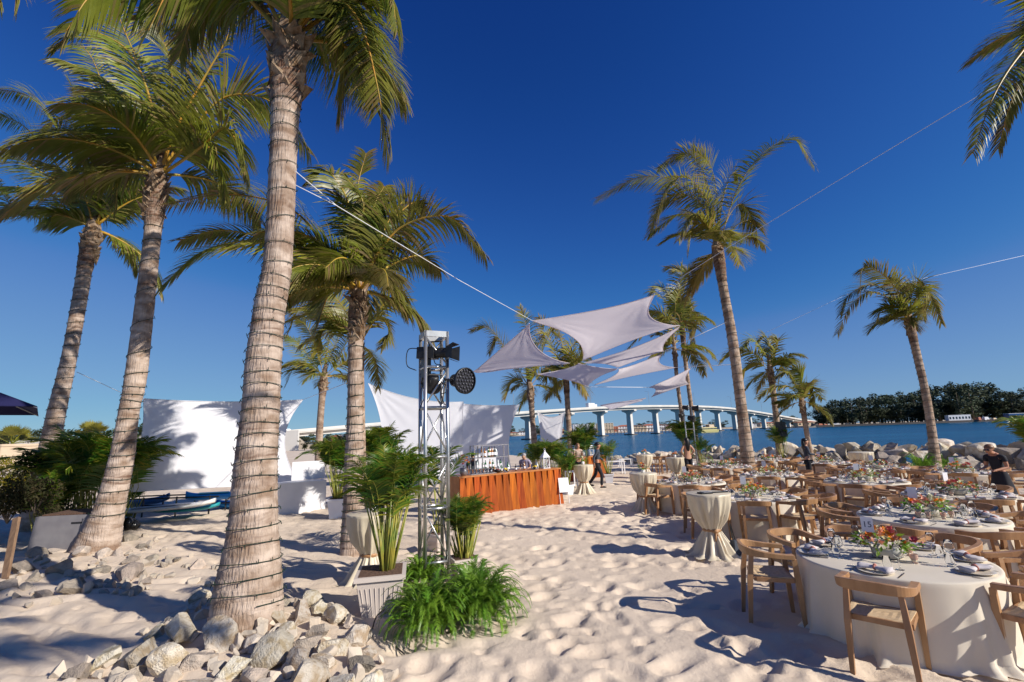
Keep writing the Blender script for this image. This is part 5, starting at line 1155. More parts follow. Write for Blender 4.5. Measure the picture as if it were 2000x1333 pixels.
hull('paddle_board', 'long white paddle board resting across the rack front', 'paddle board', aty(215, 1002, 14.6), aty(420, 983, 15.4), .75, .16, M['boardw'], M['boardg'])
hull('paddle_board', 'teal paddle board under the white one', 'paddle board', aty(290, 1000, 15.3), aty(428, 990, 15.8), .72, .14, M['teal'])
hull('kayak', 'bright blue kayak on the upper rack', 'kayak', aty(362, 972, 16.2), aty(470, 966, 17), .7, .28, M['blue'], M['teal'])
hull('kayak', 'dark blue kayak hidden at the left under the screen', 'kayak', aty(235, 985, 16.6), aty(330, 974, 17), .7, .26, M['navyhull'])
hull('kayak', 'deep blue kayak behind the thickest palm', 'kayak', aty(420, 985, 17.2), aty(500, 982, 17.6), .7, .26, M['blue'])
root = thing('board_rack', 'low dark metal rack that holds the boards', 'rack', (aty(330, 1000, 16.4).x, 16.4, 0)); b = MB()
for x in (-1.7, -.6, .5, 1.6):
    for y in (-.4, .5): b = MB(); b.tube([(x, y, 0), (x, y, .62)], .025, 6); part('leg', b, M['black'], root)
for z in (.26, .58):
    for y in (-.4, .5): b = MB(); b.tube([(-1.9, y, z), (1.9, y, z)], .025, 6); part('rail', b, M['black'], root)
# far truss / speaker
p = aty(1352, 900, 25); root = thing('lamp_stand', 'slim white-legged lamp stand with black lamps by the twin palms', 'lamp stand', (p.x + .05, 25, gz(p.x, 25)))
zt = aty(1352, 795, 25).z
for x in (-.22, .22): b = MB(); b.tube([(x, 0, 0), (x, 0, zt)], .03, 8); part('post', b, M['alu'], root)
for z in (.6, 1.4, 2.2, 2.9, zt - .05): b = MB(); b.tube([(-.22, 0, z), (.22, 0, z)], .02, 6); part('crossbar', b, M['alu'], root)
for x, z, s, d in ((-.1, zt - .05, .7, (.9, -.4, -.2)), (.42, zt - .1, .75, (1, -.2, -.1)), (.15, zt - .62, .8, (.8, -.5, -.2)), (-.4, zt - .45, .6, (-.8, -.3, -.3))):
    b = MB(); b.lathe([(.08, -.3), (.16, -.25), (.18, 0), (.24, .12), (.22, .13), (0, .05)], 14); o = part('lamp', b, M['black'], root, True, loc=(x, -.1, z)); o.rotation_euler = orient(d); o.scale = (s,) * 3
p = aty(1533, 890, 27.2); zt = aty(1533, 853, 27.2).z; root = thing('loudspeaker', 'black loudspeaker on a pole behind the small areca', 'speaker', (p.x, 27.2, gz(p.x, 27.2)), .3)
b = MB(); b.box(0, 0, zt, .42, .4, aty(1533, 824, 27.2).z - zt, taper=.9); part('cabinet', b, M['black'], root); b = MB(); b.tube([(0, 0, .3), (0, 0, zt)], .02, 6); part('pole', b, M['black'], root)
for k in range(3): b = MB(); b.tube([(0, 0, .6), (math.cos(k * 2.1) * .45, math.sin(k * 2.1) * .45, 0)], .015, 5); part('leg', b, M['black'], root)
# white side tables, easel sign
def side_bench(label, px, py, w_, d_, h, rz):
    p = at(px, py); root = thing('side_table', label, 'side table', (p.x, p.y, gz(p.x, p.y)), rz, 'white framed side tables')
    for x in (-1, 1):
        for y in (-1, 1): b = MB(); b.box(x * (w_ / 2 - .03), y * (d_ / 2 - .03), 0, .05, .05, h); part('leg', b, M['whitepaint'], root)
    b = MB(); b.box(0, 0, h + .002, w_, d_, .04); part('table_top', b, M['whitepaint'], root)
side_bench('white framed side table at the end of the far bar', 1203, 928, .9, .45, .62, .1); side_bench('small white side table between the far bar and the sign', 1117, 950, .45, .45, .6, .2); side_bench('white side table among the rocks behind the far bar', 1222, 912, .9, .4, .45, .1)
p = at(1104, 982); root = thing('menu_sign', 'small white menu card on an easel at the bar end', 'sign', (p.x, p.y, gz(p.x, p.y)), .3)
b = MB(); m_ = Euler((R(-10), 0, 0)).to_matrix(); b.box(0, 0, .40, .36, .012, .46, m_); part('board', b, M['card'], root)
b = MB(); b.tube([(-.16, .02, 0), (-.16, .1, .5)], .012, 5); b.tube([(.16, .02, 0), (.16, .1, .5)], .012, 5); b.tube([(0, .4, 0), (0, .12, .8)], .012, 5); part('easel', b, M['whitepaint'], root)
# ------------------------------------------------------------ cocktail tables
def cocktail_mesh(seed, h=1.07, r=.39):
    rd = random.Random(seed); n = 96; prof = [(0, h), (r * .96, h), (r, h - .008), (r * .985, h - .05), (r * .90, h - .22), (r * .68, h - .45), (r * .42, h - .61), (r * .385, h - .64), (r * .41, h - .68), (r * .6, .24), (r * .82, .06), (r * 1.02, .012), (r * 1.2, .004)]
    phs = [rd.uniform(0, 6) for _ in range(3)]; vs = []; fs = []
    for j, (q, z) in enumerate(prof):
        for k in range(n):
            a = 2 * math.pi * k / n; t = max(0, min(1, (h - z) / .3)); amp = .055 * t * r / .39 * (.35 if 6 <= j <= 8 else 1) * (1 + .8 * (j > 9))
            w_ = math.sin(11 * a + phs[0] + .4 * math.sin(3 * a)) + .6 * math.sin(19 * a + phs[1]) + .35 * math.sin(29 * a + phs[2]); vs.append((math.cos(a) * (q + amp * w_ * .6), math.sin(a) * (q + amp * w_ * .6), z))
    for j in range(len(prof) - 1):
        for k in range(n): fs.append((j * n + (k + 1) % n, j * n + k, (j + 1) * n + k, (j + 1) * n + (k + 1) % n))
    b = MB(); b.add(vs, fs); return b.mesh('tablecloth', M['satin'], True)
CK = [cocktail_mesh(i) for i in range(3)]
def cocktail(label, px, py, k, Y=None, s=1.0):
    p = at(px, py) if Y is None else aty(px, py, Y); root = thing('cocktail_table', label, 'cocktail table', (p.x, p.y, gz(p.x, p.y)), k * 1.3, 'cocktail tables with tied ivory covers'); root.scale = (s, s, 1)
    link('tablecloth', CK[k % 3], root); b = MB(); b.lathe([(.163, .405), (.170, .42), (.170, .445), (.160, .455)], 24, cap=False); b.ell((0, -.18, .42), (.05, .03, .035), 8, 6); b.tube([(0, -.18, .41), (-.03, -.2, .3), (-.05, -.2, .22)], [.02, .02, .01], 6); b.tube([(0, -.18, .41), (.04, -.2, .3), (.05, -.21, .24)], [.02, .02, .01], 6); part('ribbon', b, M['ribbon'], root, True)
    return root
T1 = cocktail('nearest cocktail table, beside the black bag, dark folder on top', 1396, 1084, 0)
cocktail('cocktail table with a small orange posy beside the front path', 1262, 997, 1); cocktail('cocktail table nearest the walking waiter', 1142, 962, 2)
cocktail('tall cocktail table farthest out by the rocks', 1262, 930, 1, Y=23); cocktail('cocktail table in front of the bare-backed woman', 1322, 930, 2, Y=20.5)
cocktail('cocktail table standing alone before the seawall rocks', 1686, 915, 0, Y=20, s=1.15); cocktail('cocktail table half hidden behind the potted areca', 722, 1140, 2)
def topof(px, py, Y=None): p = at(px, py) if Y is None else aty(px, py, Y); return Vector((p.x, p.y, gz(p.x, p.y) + 1.072))
vase_flowers('small orange posy on the cocktail table by the path', topof(1262, 997), 81, .75, n=12); vase_flowers('small posy on the farthest cocktail table', topof(1262, 930, 23), 82, .8, mats=('orange', 'cream'), n=9)
vase_flowers('posy on the cocktail table nearest the waiter', topof(1142, 962), 83, .9, mats=('cream', 'peach'), n=12); vase_flowers('orange flower posy on the half hidden cocktail table', topof(722, 1140), 84, 1.0, mats=('orange', 'peach'), n=10)
vase_flowers('small posy on the cocktail table before the woman', topof(1322, 930, 20.5), 85, .8, mats=('peach', 'orange'), n=8)
q = topof(1396, 1084); root = thing('folder', 'dark folder lying open on the nearest cocktail table', 'folder', q + Vector((-.1, -.12, 0)), .2); b = MB(); b.box(0, 0, 0, .22, .16, .025); part('cover', b, M['black'], root); b = MB(); b.box(.02, 0, .026, .16, .14, .006); part('pages', b, M['boardg'], root)
b = MB(); b.box(0, 0, 0, .30, .05, .018, .1); o = part('clipboard', b, M['black'], None); o.location = q + Vector((.2, -.05, 0)); tag(o, 'narrow black strip lying beside the folder', 'clipboard')
p = at(1440, 1088); root = thing('tote_bag', 'black tote bag on the sand behind the nearest cocktail table', 'bag', (p.x, p.y, gz(p.x, p.y)), .4); b = MB(); b.box(0, 0, 0, .20, .13, .38, taper=.7); part('body', b, M['clothslate'], root); b = MB(); b.tube([(-.05, 0, .37), (-.07, .02, .62), (-.04, .04, .66), (.02, .02, .37)], .012, 5); part('strap', b, M['black'], root)
b = MB(); b.tube([(at(1362, 1072, .02) + Vector((math.cos(t) * .12, math.sin(t) * .08, 0))) for t in [i * .5 for i in range(10)]], .012, 5); o = part('cable_coil', b, M['black'], None, True); tag(o, 'black loop of cable on the sand by the nearest cocktail table', 'cable')

# ------------------------------------------------------------ dining chairs
def make_chair():
    root = thing('dining_chair', 'x', 'chair', (0, 0, 0), 0, 'oak dining chairs round the tables')
    # chair faces +Y, back rail at -Y
    pts = []; W, D_ = .27, .25
    for i in range(25):
        t = i / 24; a = math.pi * (1 + t)
        x = W * math.copysign(abs(math.cos(a)) ** .62, math.cos(a)); y = -.02 + D_ * -abs(math.sin(a)) ** .72; pts.append(Vector((x, y, .715 + .03 * abs(math.sin(a)))))
    pts = [Vector((-W, D_ * .92, .70)), Vector((-W, .1, .705))] + pts + [Vector((W, .1, .705)), Vector((W, D_ * .92, .70))]
    b = MB(); vs = []; fs = []; n = len(pts)
    for i, p in enumerate(pts):
        t = (pts[min(i + 1, n - 1)] - pts[max(i - 1, 0)]).normalized(); s = Vector((t.y, -t.x, 0)).normalized(); m_ = max(0, -p.y / D_); hh = .024 + .020 * m_; tk_ = .022 + .012 * (1 - m_) 
        lean = s * .012 * m_
        vs += [p - s * tk_ - Vector((0, 0, hh)), p + s * tk_ - Vector((0, 0, hh)), p + s * tk_ + Vector((0, 0, hh)) + lean, p - s * tk_ + Vector((0, 0, hh)) + lean]
    for i in range(n - 1):
        for k in range(4): fs.append((i * 4 + k, i * 4 + (k + 1) % 4, i * 4 + 4 + (k + 1) % 4, i * 4 + 4 + k))
    fs += [(3, 2, 1, 0), tuple((n - 1) * 4 + k for k in range(4))]; b.add(vs, fs); o = part('back_rail', b, M['wood'], root); bv = o.modifiers.new('edge', 'BEVEL'); bv.width = .004; bv.segments = 1; bv.limit_method = 'ANGLE'
    def leg(x0, y0, x1, y1, zt):
        b = MB(); vs = []
        for (x, y, z, s) in ((x0, y0, -.04, .017), (x0 + (x1 - x0) * .55, y0 + (y1 - y0) * .55, .45, .025), (x1, y1, zt, .020)):
            for u, v in ((-1, -1), (1, -1), (1, 1), (-1, 1)): vs.append((x + u * s, y + v * s * 1.15, z))
        fs = [(3, 2, 1, 0), (8, 9, 10, 11)] + [(j * 4 + k, j * 4 + (k + 1) % 4, j * 4 + 4 + (k + 1) % 4, j * 4 + 4 + k) for j in range(2) for k in range(4)]
        b.add(vs, fs); part('leg', b, M['wood'], root)
    for s in (-1, 1):
        leg(s * .25, .25, s * .27, .225, .68); leg(s * .235, -.30, s * .20, -.20, .70)
    b = MB(); z = .435
    for y in (-.19, .20): b.box(0, y, z, .46 if y < 0 else .50, .026, .045)
    for x in (-.235, .235): b.box(x, .005, z - .002, .026, .37, .045)
    part('seat_frame', b, M['wood'], root)
    b = MB(); n = 16; vs = []; fs = []
    for j in range(n + 1):
        for i in range(n + 1):
            u, v = -1 + 2 * i / n, -1 + 2 * j / n; d = max(abs(u), abs(v)); z = .487 - .02 * (1 - u * u) * (1 - .5 * v * v) + (.0035 if (int(round(d * n / 2)) % 2) else 0); vs.append((u * (.232 + .012 * v), .005 + v * .195, z))
    fs = [(j * (n + 1) + i, j * (n + 1) + i + 1, (j + 1) * (n + 1) + i + 1, (j + 1) * (n + 1) + i) for j in range(n) for i in range(n)]
    k0 = len(vs); per = [i for i in range(n + 1)] + [j * (n + 1) + n for j in range(1, n + 1)] + [n * (n + 1) + i for i in range(n - 1, -1, -1)] + [j * (n + 1) for j in range(n - 1, 0, -1)]
    vs += [(vs[q][0] * 1.0, vs[q][1], .447) for q in per]; fs += [(per[(q + 1) % len(per)], per[q], k0 + q, k0 + (q + 1) % len(per)) for q in range(len(per))]
    b.add(vs, fs); part('seat', b, M['cord'], root); return root
CHAIR = make_chair(); CHAIR.scale = (1.03, 1.03, 1.07); first_chair = [True]
def place_chair(x, y, rz, label):
    z = gz(x, y) + .0
    if first_chair[0]: first_chair[0] = False; CHAIR.location = (x, y, z); CHAIR.rotation_euler = (0, 0, rz); CHAIR['label'] = label; return CHAIR
    return dup(CHAIR, (x, y, z), rz, label)
# ------------------------------------------------------------ table cloths
def cloth_mesh(seed, r=.915, h=.76):
    rd = random.Random(seed); n = 160; ph = [rd.uniform(0, 6) for _ in range(6)]; folds = [rd.uniform(0, 6.28) for _ in range(11)]
    prof = [(0, 0), (.55, 0), (.97, 0), (.995, .004), (1.0, .018), (1.0, .06), (1.005, .16), (1.012, .3), (1.02, .45), (1.03, .58), (1.03, .68), (1.04, .735), (1.06, .752), (1.09, .757)]
    vs = []; fs = []
    for q, dz in prof:
        t = max(0, (dz - .03) / .73)
        for k in range(n):
            a = 2 * math.pi * k / n; f = 0
            for m_ in folds: d = (a - m_ + math.pi) % (2 * math.pi) - math.pi; f += math.exp(-(d / .07) ** 2) * .10 - .035 * math.exp(-(d / .17) ** 2)
            f += .018 * math.sin(7 * a + ph[0]) + .012 * math.sin(13 * a + ph[1] + 2 * t)
            rr_ = r * q + f * t ** .8 * (1 + .7 * (dz > .7)); vs.append((math.cos(a) * rr_, math.sin(a) * rr_, h - dz + (.008 * math.sin(9 * a + ph[2]) if dz > .72 else 0)))
    m = len(prof)
    for j in range(m - 1):
        for k in range(n): fs.append((j * n + (k + 1) % n, j * n + k, (j + 1) * n + k, (j + 1) * n + (k + 1) % n))
    b = MB(); b.add(vs, fs); return b.mesh('tablecloth', M['linen'], True)
CL = [cloth_mesh(i) for i in range(4)]
# settings
def lathe_mesh(name, prof, m, n=24): b = MB(); b.lathe(prof, n, cap=False); return b.mesh(name, m, True)
PL = lathe_mesh('plate', [(0, .012), (.10, .010), (.115, .014), (.152, .022), (.155, .020), (.12, .004), (.07, 0)], M['plate'], 28)
WG = lathe_mesh('wine_glass', [(.0, .0), (.037, .002), (.036, .005), (.006, .010), (.0045, .10), (.008, .112), (.036, .135), (.047, .165), (.042, .20), (.033, .245), (.032, .245), (.040, .20), (.044, .165), (.033, .139), (.004, .118)], M['glass'], 20)
TG = lathe_mesh('water_glass', [(0, .0), (.030, .001), (.040, .055), (.034, .12), (.033, .12), (.038, .055), (.028, .008), (0, .008)], M['glass'], 18)
VT = lathe_mesh('glass', [(0, 0), (.026, 0), (.022, .02), (.040, .06), (.036, .085), (.041, .095), (.038, .095), (.033, .085), (.036, .06), (.018, .024), (0, .02)], M['amberglass'], 16)
VC = lathe_mesh('candle', [(0, .05), (.028, .05), (.027, .025)], M['cream'], 12)
def napkin_mesh(seed):
    rd = random.Random(seed); b = MB(); n = 14; m_ = 12; vs = []; fs = []
    for i in range(n + 1):
        t = -1 + 2 * i / n; w_ = .022 + .055 * abs(t) ** .8
        for k in range(m_): a = 2 * math.pi * k / m_; rr_ = 1 + .28 * math.sin(3 * a + 4 * t + seed) * abs(t) + .15 * rd.uniform(-1, 1) * abs(t); vs.append((t * .14, math.cos(a) * w_ * rr_, .034 + math.sin(a) * (.016 + .012 * abs(t)) * rr_ - .006 * abs(t)))
    for i in range(n):
        for k in range(m_): fs.append((i * m_ + k, i * m_ + (k + 1) % m_, (i + 1) * m_ + (k + 1) % m_, (i + 1) * m_ + k))
    fs += [tuple(reversed(range(m_))), tuple(range(n * m_, n * m_ + m_))]; b.add(vs, fs); return b.mesh('cloth', M['napkin'], True)
NK = [napkin_mesh(i) for i in range(4)]
b = MB(); b.tube([(0, math.cos(a) * .027, .035 + math.sin(a) * .021) for a in [i * .628 for i in range(11)]], .010, 6, False); b.ell((0, 0, .058), (.016, .02, .012), 8, 6); TI = b.mesh('tie', M['tie'], True)
b = MB(); b.tube([(0, -.10, .004), (0, .03, .005)], [.004, .003], 6); b.add([(-.010, .03, .004), (.010, .03, .004), (.012, .075, .004), (.004, .105, .003), (-.004, .105, .003), (-.012, .075, .004)], [(0, 1, 2, 3, 4, 5)]); FK = b.mesh('fork', M['flatware'])
b = MB(); b.tube([(0, -.11, .004), (0, .0, .004)], [.005, .004], 6); b.add([(-.003, 0, .005), (.009, .0, .004), (.010, .09, .004), (0, .11, .004), (-.003, .0, .002), (.009, .0, .002), (.010, .09, .002), (0, .11, .002)], [(0, 1, 2, 3), (7, 6, 5, 4), (0, 4, 5, 1), (1, 5, 6, 2), (2, 6, 7, 3), (3, 7, 4, 0)]); KN = b.mesh('knife', M['flatware'])
def seatname(a):
    k = int(((a + 22.5) % 360) // 45); return ('right', 'far right', 'far', 'far left', 'left', 'near left', 'near', 'near right')[k]
def text_part(s, size, root, loc, rot, m, name='number'):
    cu = bpy.data.curves.new('number', 'FONT'); cu.body = s; cu.size = size; cu.align_x = 'CENTER'; cu.align_y = 'CENTER'; cu.extrude = .0004; t = bpy.data.objects.new('tmp', cu); COL.objects.link(t); dg = bpy.context.evaluated_depsgraph_get()
    me = bpy.data.meshes.new_from_object(t.evaluated_get(dg)); bpy.data.objects.remove(t); me.materials.clear(); me.materials.append(m); return link(name, me, root, loc, rot)
def place_setting(cx, cy, z, deg, tn, full, rd):
    a = R(deg); sn = seatname(deg); c, s = math.cos(a), math.sin(a)
    def P(rad, tx): return (cx + c * rad - s * tx, cy + s * rad + c * tx, z)
    rz = a + math.pi / 2      # local +x runs clockwise seen from the seat
    j = rd.uniform(-.02, .02)
    tag(link('plate', PL, None, P(.735, j), (0, 0, 0)), f'{sn} plate of {tn}', 'plate', 'plates on the tables')
    nk = thing('napkin', f'grey napkin on the {sn} plate of {tn}', 'napkin', P(.735, j), rz + rd.uniform(-.35, .35), 'napkins on the plates'); nk.location.z += .012; link('cloth', NK[rd.randrange(4)], nk); link('tie', TI, nk)
    tag(link('wine_glass', WG, None, P(.50, .17 + j), (0, 0, rd.random())), f'wine glass at the {sn} seat of {tn}', 'wine glass', 'wine glasses on the tables')
    tag(link('water_glass', TG, None, P(.52, .07 + j), (0, 0, rd.random())), f'low water glass at the {sn} seat of {tn}', 'glass', 'water glasses on the tables')
    if full:
        tag(link('fork', FK, None, P(.74, -.20), (0, 0, rz + math.pi + rd.uniform(-.1, .1) )), f'dark fork at the {sn} seat of {tn}', 'fork', 'forks on the tables')
        tag(link('knife', KN, None, P(.74, .20), (0, 0, rz + math.pi + rd.uniform(-.1, .1))), f'dark knife at the {sn} seat of {tn}', 'knife', 'knives on the tables')
def dining(cx, cy, tn, seats, k, full, card=None, crot=0, pull=None, nosee=()):
    rd = random.Random(500 + k); z0 = gz(cx, cy); z = z0 + .762
    root = thing('dining_table', f'{tn}, round with an ivory cloth', 'table', (cx, cy, z0), k * .7, 'round dining tables')
    link('tablecloth', CL[k % 4], root); b = MB(); b.lathe([(.0, .735), (.89, .735), (.89, .75), (0, .75)], 40, cap=False); b.tube([(0, 0, 0), (0, 0, .735)], .05, 8); b.box(0, 0, 0, .6, .08, .04); b.box(0, 0, .001, .08, .6, .04); part('table_frame', b, M['wood'], root)
    cp = thing('centrepiece', f'flowers in a stone bowl on {tn}', 'flowers', (cx, cy, z), k, 'flower bowls on the tables')
    b = MB(); b.lathe([(.08, 0), (.14, .02), (.155, .07), (.165, .115), (.15, .115), (.11, .05)], 20); part('bowl', b, M['bowl'], cp, True); flowers(cp, 40 if full else 22, .26, .25, 600 + k, .07)
    for i in range(4):
        a = rd.uniform(0, 6.28) + i * 1.6; v = thing('votive', f'votive glass {seatname(math.degrees(a) % 360)} of the flowers on {tn}', 'candle', (cx + math.cos(a) * .27, cy + math.sin(a) * .27, z), 0, 'votive glasses on the tables'); link('glass', VT, v); link('candle', VC, v)
    cd_ = thing('table_card', f'white table number card beside the flowers of {tn}', 'card', (cx - .16, cy + .03, z), crot, 'table number cards'); b = MB(); b.box(0, 0, .27, .115, .004, .165); part('card', b, M['card'], cd_); b = MB(); b.tube([(0, .004, 0), (0, .004, .28)], .003, 5); b.lathe([(.03, 0), (.03, .006)], 12); part('holder', b, M['flatware'], cd_)
    if card: text_part(card, .09, cd_, (0, -.004, .352), (math.pi / 2, 0, 0), M['ink'])
    for deg in seats:
        d2 = deg + rd.uniform(-3, 3); a = R(d2); rr_ = 1.19 + rd.uniform(-.04, .08)
        if pull and deg in pull: rr_ = pull[deg]
        x, y = cx + math.cos(a) * rr_, cy + math.sin(a) * rr_
        place_chair(x, y, a + math.pi / 2 + rd.uniform(-.12, .12), f'oak chair on the {seatname(deg)} side of {tn}')
        place_setting(cx, cy, z, deg, tn, full, rd)
t_ = lambda px, py: at(px, py, .76)
dining(4.19, 5.67, 'the nearest table, number 15', (158, 224, 300, 345, 24, 68, 114), 0, True, '15', R(-32), {224: 1.14, 158: 1.24, 300: 1.16})
dining(6.38, 7.65, 'the second nearest table at right', (263, 218, 155, 110, 65, 20, 310, 345), 1, True, None, R(-35))
p = t_(1872, 967); dining(p.x, p.y, 'the table before the sunglassed woman', (245, 290, 335, 20, 65, 110, 155, 200), 2, True, None, R(10))
dining(5.2, 10.75, 'the table behind the dark folder', (242, 289, 334, 19, 64, 109, 154, 199), 3, True, None, R(-20))
p = t_(1350, 940); dining(p.x, p.y, 'the leftmost table by the path', (250, 295, 340, 25, 70, 115, 160, 205), 4, True, None, R(-20))
p = t_(1690, 940); dining(p.x, p.y, 'the table left of the seawall palm', (225, 270, 315, 0, 45, 90, 135, 180), 5, True, None, R(-20))
p = t_(1505, 926); dining(p.x, p.y, 'the table right of the tall trunk', (240, 285, 330, 15, 60, 105, 150, 195), 6, False, None, R(-30))
p = t_(1915, 927); dining(p.x + .3, p.y + .9, 'the table behind the sunglassed woman', (230, 275, 320, 5, 50, 95, 140, 185), 7, False, None, R(-30))
p = t_(1715, 915); dining(p.x, p.y, 'the table before the lone cocktail table', (250, 295, 340, 25, 70, 115, 160, 205), 8, False, None, R(-30))
p = t_(1610, 905); dining(p.x, p.y, 'the far table by the dark figure', (235, 280, 325, 10, 55, 100, 145, 190), 9, False, None, R(-30))
p = t_(1500, 899); dining(p.x, p.y, 'the far table behind the tall trunk', (235, 280, 325, 10, 55, 100, 145, 190), 10, False, None, R(-30))
p = t_(1420, 912); dining(p.x, p.y, 'the far table left of the tall trunk', (235, 280, 325, 10, 55, 100, 145, 190), 11, False, None, R(-30))
rd = random.Random(15)
for k, px in enumerate((1280, 1292, 1303, 1316)):
    p = aty(px, 915, 24.5 + .3 * k); place_chair(p.x, p.y, 2.6 + k * .2, f'{("first", "second", "third", "fourth")[k]} spare oak chair in the row before the rocks by the farthest cocktail table')

# ------------------------------------------------------------ people
def skin(name, parent, J, E, m, sub=2, root_i=0):
    """J: (x,y,z,rx,ry) joints, E: links; grown into one continuous surface"""
    me = bpy.data.meshes.new(name); me.from_pydata([j[:3] for j in J], E, []); me.update(); o = link(name, me, parent)
    md = o.modifiers.new('skin', 'SKIN'); md.use_smooth_shade = True
    sv = me.skin_vertices[0].data
    for i, j in enumerate(J): sv[i].radius = (j[3], j[4] if len(j) > 4 else j[3]); sv[i].use_root = (i == root_i)
    s = o.modifiers.new('sub', 'SUBSURF'); s.levels = sub; s.render_levels = sub; me.materials.append(m); return o
def person(label, loc, rz, h=1.68, fem=True, arms=None, legs=None, lean=0.0, headdown=0.0, shirt='clothblack', bottoms='clothblack', hair='hairbrown', longhair=False, skinm='skin', sleeve='short', skirt=False, glasses=False, hat=False, openback=False, shoes=True, mask=False):
    s = h / 1.70; root = thing('person', label, 'person', loc, rz); root.scale = (s, s, s)
    # faces -Y ; lean moves the upper body forward
    sh = .165 if fem else .19; ty = lambda z: -lean * max(0, z - .95)
    arms = arms or {'L': [(-sh - .05, 0, 1.15), (-sh - .06, -.03, .90)], 'R': [(sh + .05, 0, 1.15), (sh + .06, -.03, .90)]}
    legs = legs or {'L': [(-.09, .01, .50), (-.10, .03, .08)], 'R': [(.09, .01, .50), (.10, .03, .08)]}
    J = [(0, 0, .95, .135, .10)]; E = []
    def add(j, p): J.append(j); E.append((p, len(J) - 1)); return len(J) - 1
    w_ = add((0, ty(1.08), 1.08, .110, .085), 0); ch = add((0, ty(1.26), 1.26, .135, .095), w_); nb = add((0, ty(1.40), 1.40, .085, .065), ch); nk = add((0, ty(1.46) - .01, 1.46, .048, .048), nb)
    hy = ty(1.5) - .02 - headdown * .05
    jw = add((0, hy - .01, 1.515 - headdown * .01, .055, .062), nk); hd = add((0, hy, 1.60 - headdown * .02, .076, .092), jw); add((0, hy + .01, 1.665 - headdown * .025, .058, .07), hd)
    add((0, hy - .108, 1.575 - headdown * .03, .012, .014), hd)     # nose
    for sg in (-1, 1): add((sg * .083, hy + .01, 1.585, .010, .018), hd)  # ears
    hands = {}
    for k, sg in (('L', -1), ('R', 1)):
        a0 = add((sg * sh, ty(1.38), 1.375, .052, .052), nb); el, wr = arms[k]; a1 = add((*el, .040, .040), a0); a2 = add((*wr, .026, .026), a1)
        d = (Vector(wr) - Vector(el)).normalized(); q = Vector(wr) + d * .055; a3 = add((*q, .036, .018), a2)
        side = d.cross(Vector((0, 0, 1)));  side = side.normalized() if side.length > .2 else Vector((0, 1, 0))
        for f in (-1.5, -.5, .5, 1.5): f1 = add((*(q + d * .055 + side * f * .016), .009, .009), a3); add((*(q + d * (.085 - .006 * abs(f)) + side * f * .018 + Vector((0, 0, -.012))), .007, .007), f1)
        t1 = add((*(q - d * .02 + side * .042), .010, .010), a3); add((*(q + d * .015 + side * .06), .008, .008), t1)
        hands[k] = q + d * .06
    for k, sg in (('L', -1), ('R', 1)):
        l0 = add((sg * .085, 0, .88, .088, .088), 0); kn, an = legs[k]; l1 = add((*kn, .056, .058), l0); c_ = Vector(kn).lerp(Vector(an), .35) + Vector((0, .015, 0)); l15 = add((*c_, .052, .052), l1); l2 = add((*an, .034, .034), l15); add((an[0], an[1] - .06, max(.035, an[2] - .05), .038, .03), l2); add((an[0], an[1] - .15, max(.03, an[2] - .055), .035, .022), len(J) - 1)
    skin('body', root, J, E, M[skinm])
    # shirt
    S = [(0, ty(1.0), .99, .130, .105)]; ES = []
    def ad(j, p): S.append(j); ES.append((p, len(S) - 1)); return len(S) - 1
    if openback:
        for q_ in ((-.09, 1.30), (.09, 1.30)): pass
        s1 = ad((0, ty(1.12) - .03, 1.12, .112, .07), 0); s2 = ad((0, ty(1.26) - .045, 1.26, .13, .065), s1); ad((0, ty(1.33) - .05, 1.33, .11, .05), s2)
    else:
        s1 = ad((0, ty(1.10), 1.10, .122, .098), 0); s2 = ad((0, ty(1.27), 1.27, .147, .108), s1); s3 = ad((0, ty(1.395), 1.395, .096, .078), s2); ad((0, ty(1.435), 1.435, .058, .058), s3)
        for k, sg in (('L', -1), ('R', 1)):
            a0 = ad((sg * sh, ty(1.385), 1.382, .065, .065), s3); el, wr = arms[k]; e = Vector(el); a_ = Vector((sg * sh, ty(1.38), 1.375))
            if sleeve == 'short': ad((*a_.lerp(e, .55), .056, .056), a0)
            else: s5 = ad((*el, .050, .050), a0); ad((*Vector(el).lerp(Vector(wr), .93), .034, .034), s5)
    skin('shirt', root, S, ES, M[shirt])
    if skirt:
        b = MB(); n = 40; pr = [(.128, 1.03), (.150, .93), (.175, .80), (.205, .62), (.222, .46)]
        vs = [(math.cos(2 * math.pi * k / n) * r * (1.05), math.sin(2 * math.pi * k / n) * r * .85 + ty(z) , z) for r, z in pr for k in range(n)]
        vs = [(x * (1 + .05 * math.sin(k % n * 6 * 2 * math.pi / n) * (k // n) / 4), y * (1 + .05 * math.sin(k % n * 6 * 2 * math.pi / n) * (k // n) / 4), z) for k, (x, y, z) in enumerate(vs)]
        b.add(vs, [(j * n + k, j * n + (k + 1) % n, (j + 1) * n + (k + 1) % n, (j + 1) * n + k) for j in range(len(pr) - 1) for k in range(n)]); part('skirt', b, M[bottoms], root, True)
    else:
        T_ = [(0, 0, .97, .143, .112)]; ET = []
        for k, sg in (('L', -1), ('R', 1)):
            kn, an = legs[k]; T_.append((sg * .088, 0, .86, .098, .098)); ET.append((0, len(T_) - 1)); T_.append((*kn, .070, .070)); ET.append((len(T_) - 2, len(T_) - 1)); T_.append((an[0], an[1], an[2] + .02, .056, .056)); ET.append((len(T_) - 2, len(T_) - 1))
        skin('trousers', root, T_, ET, M[bottoms])
    b = MB()
    for k in ('L', 'R'): an = legs[k][1]; b.ell((an[0], an[1] - .06, max(.04, an[2] - .045)), (.048, .125, .042), 12, 8)
    part('shoes', b, M['black'], root, True)
    hc = Vector((0, hy + .015, 1.625 - headdown * .02)); b = MB(); b.ell(hc + Vector((0, .012, .008)), (.092, .104, .088), 16, 12)
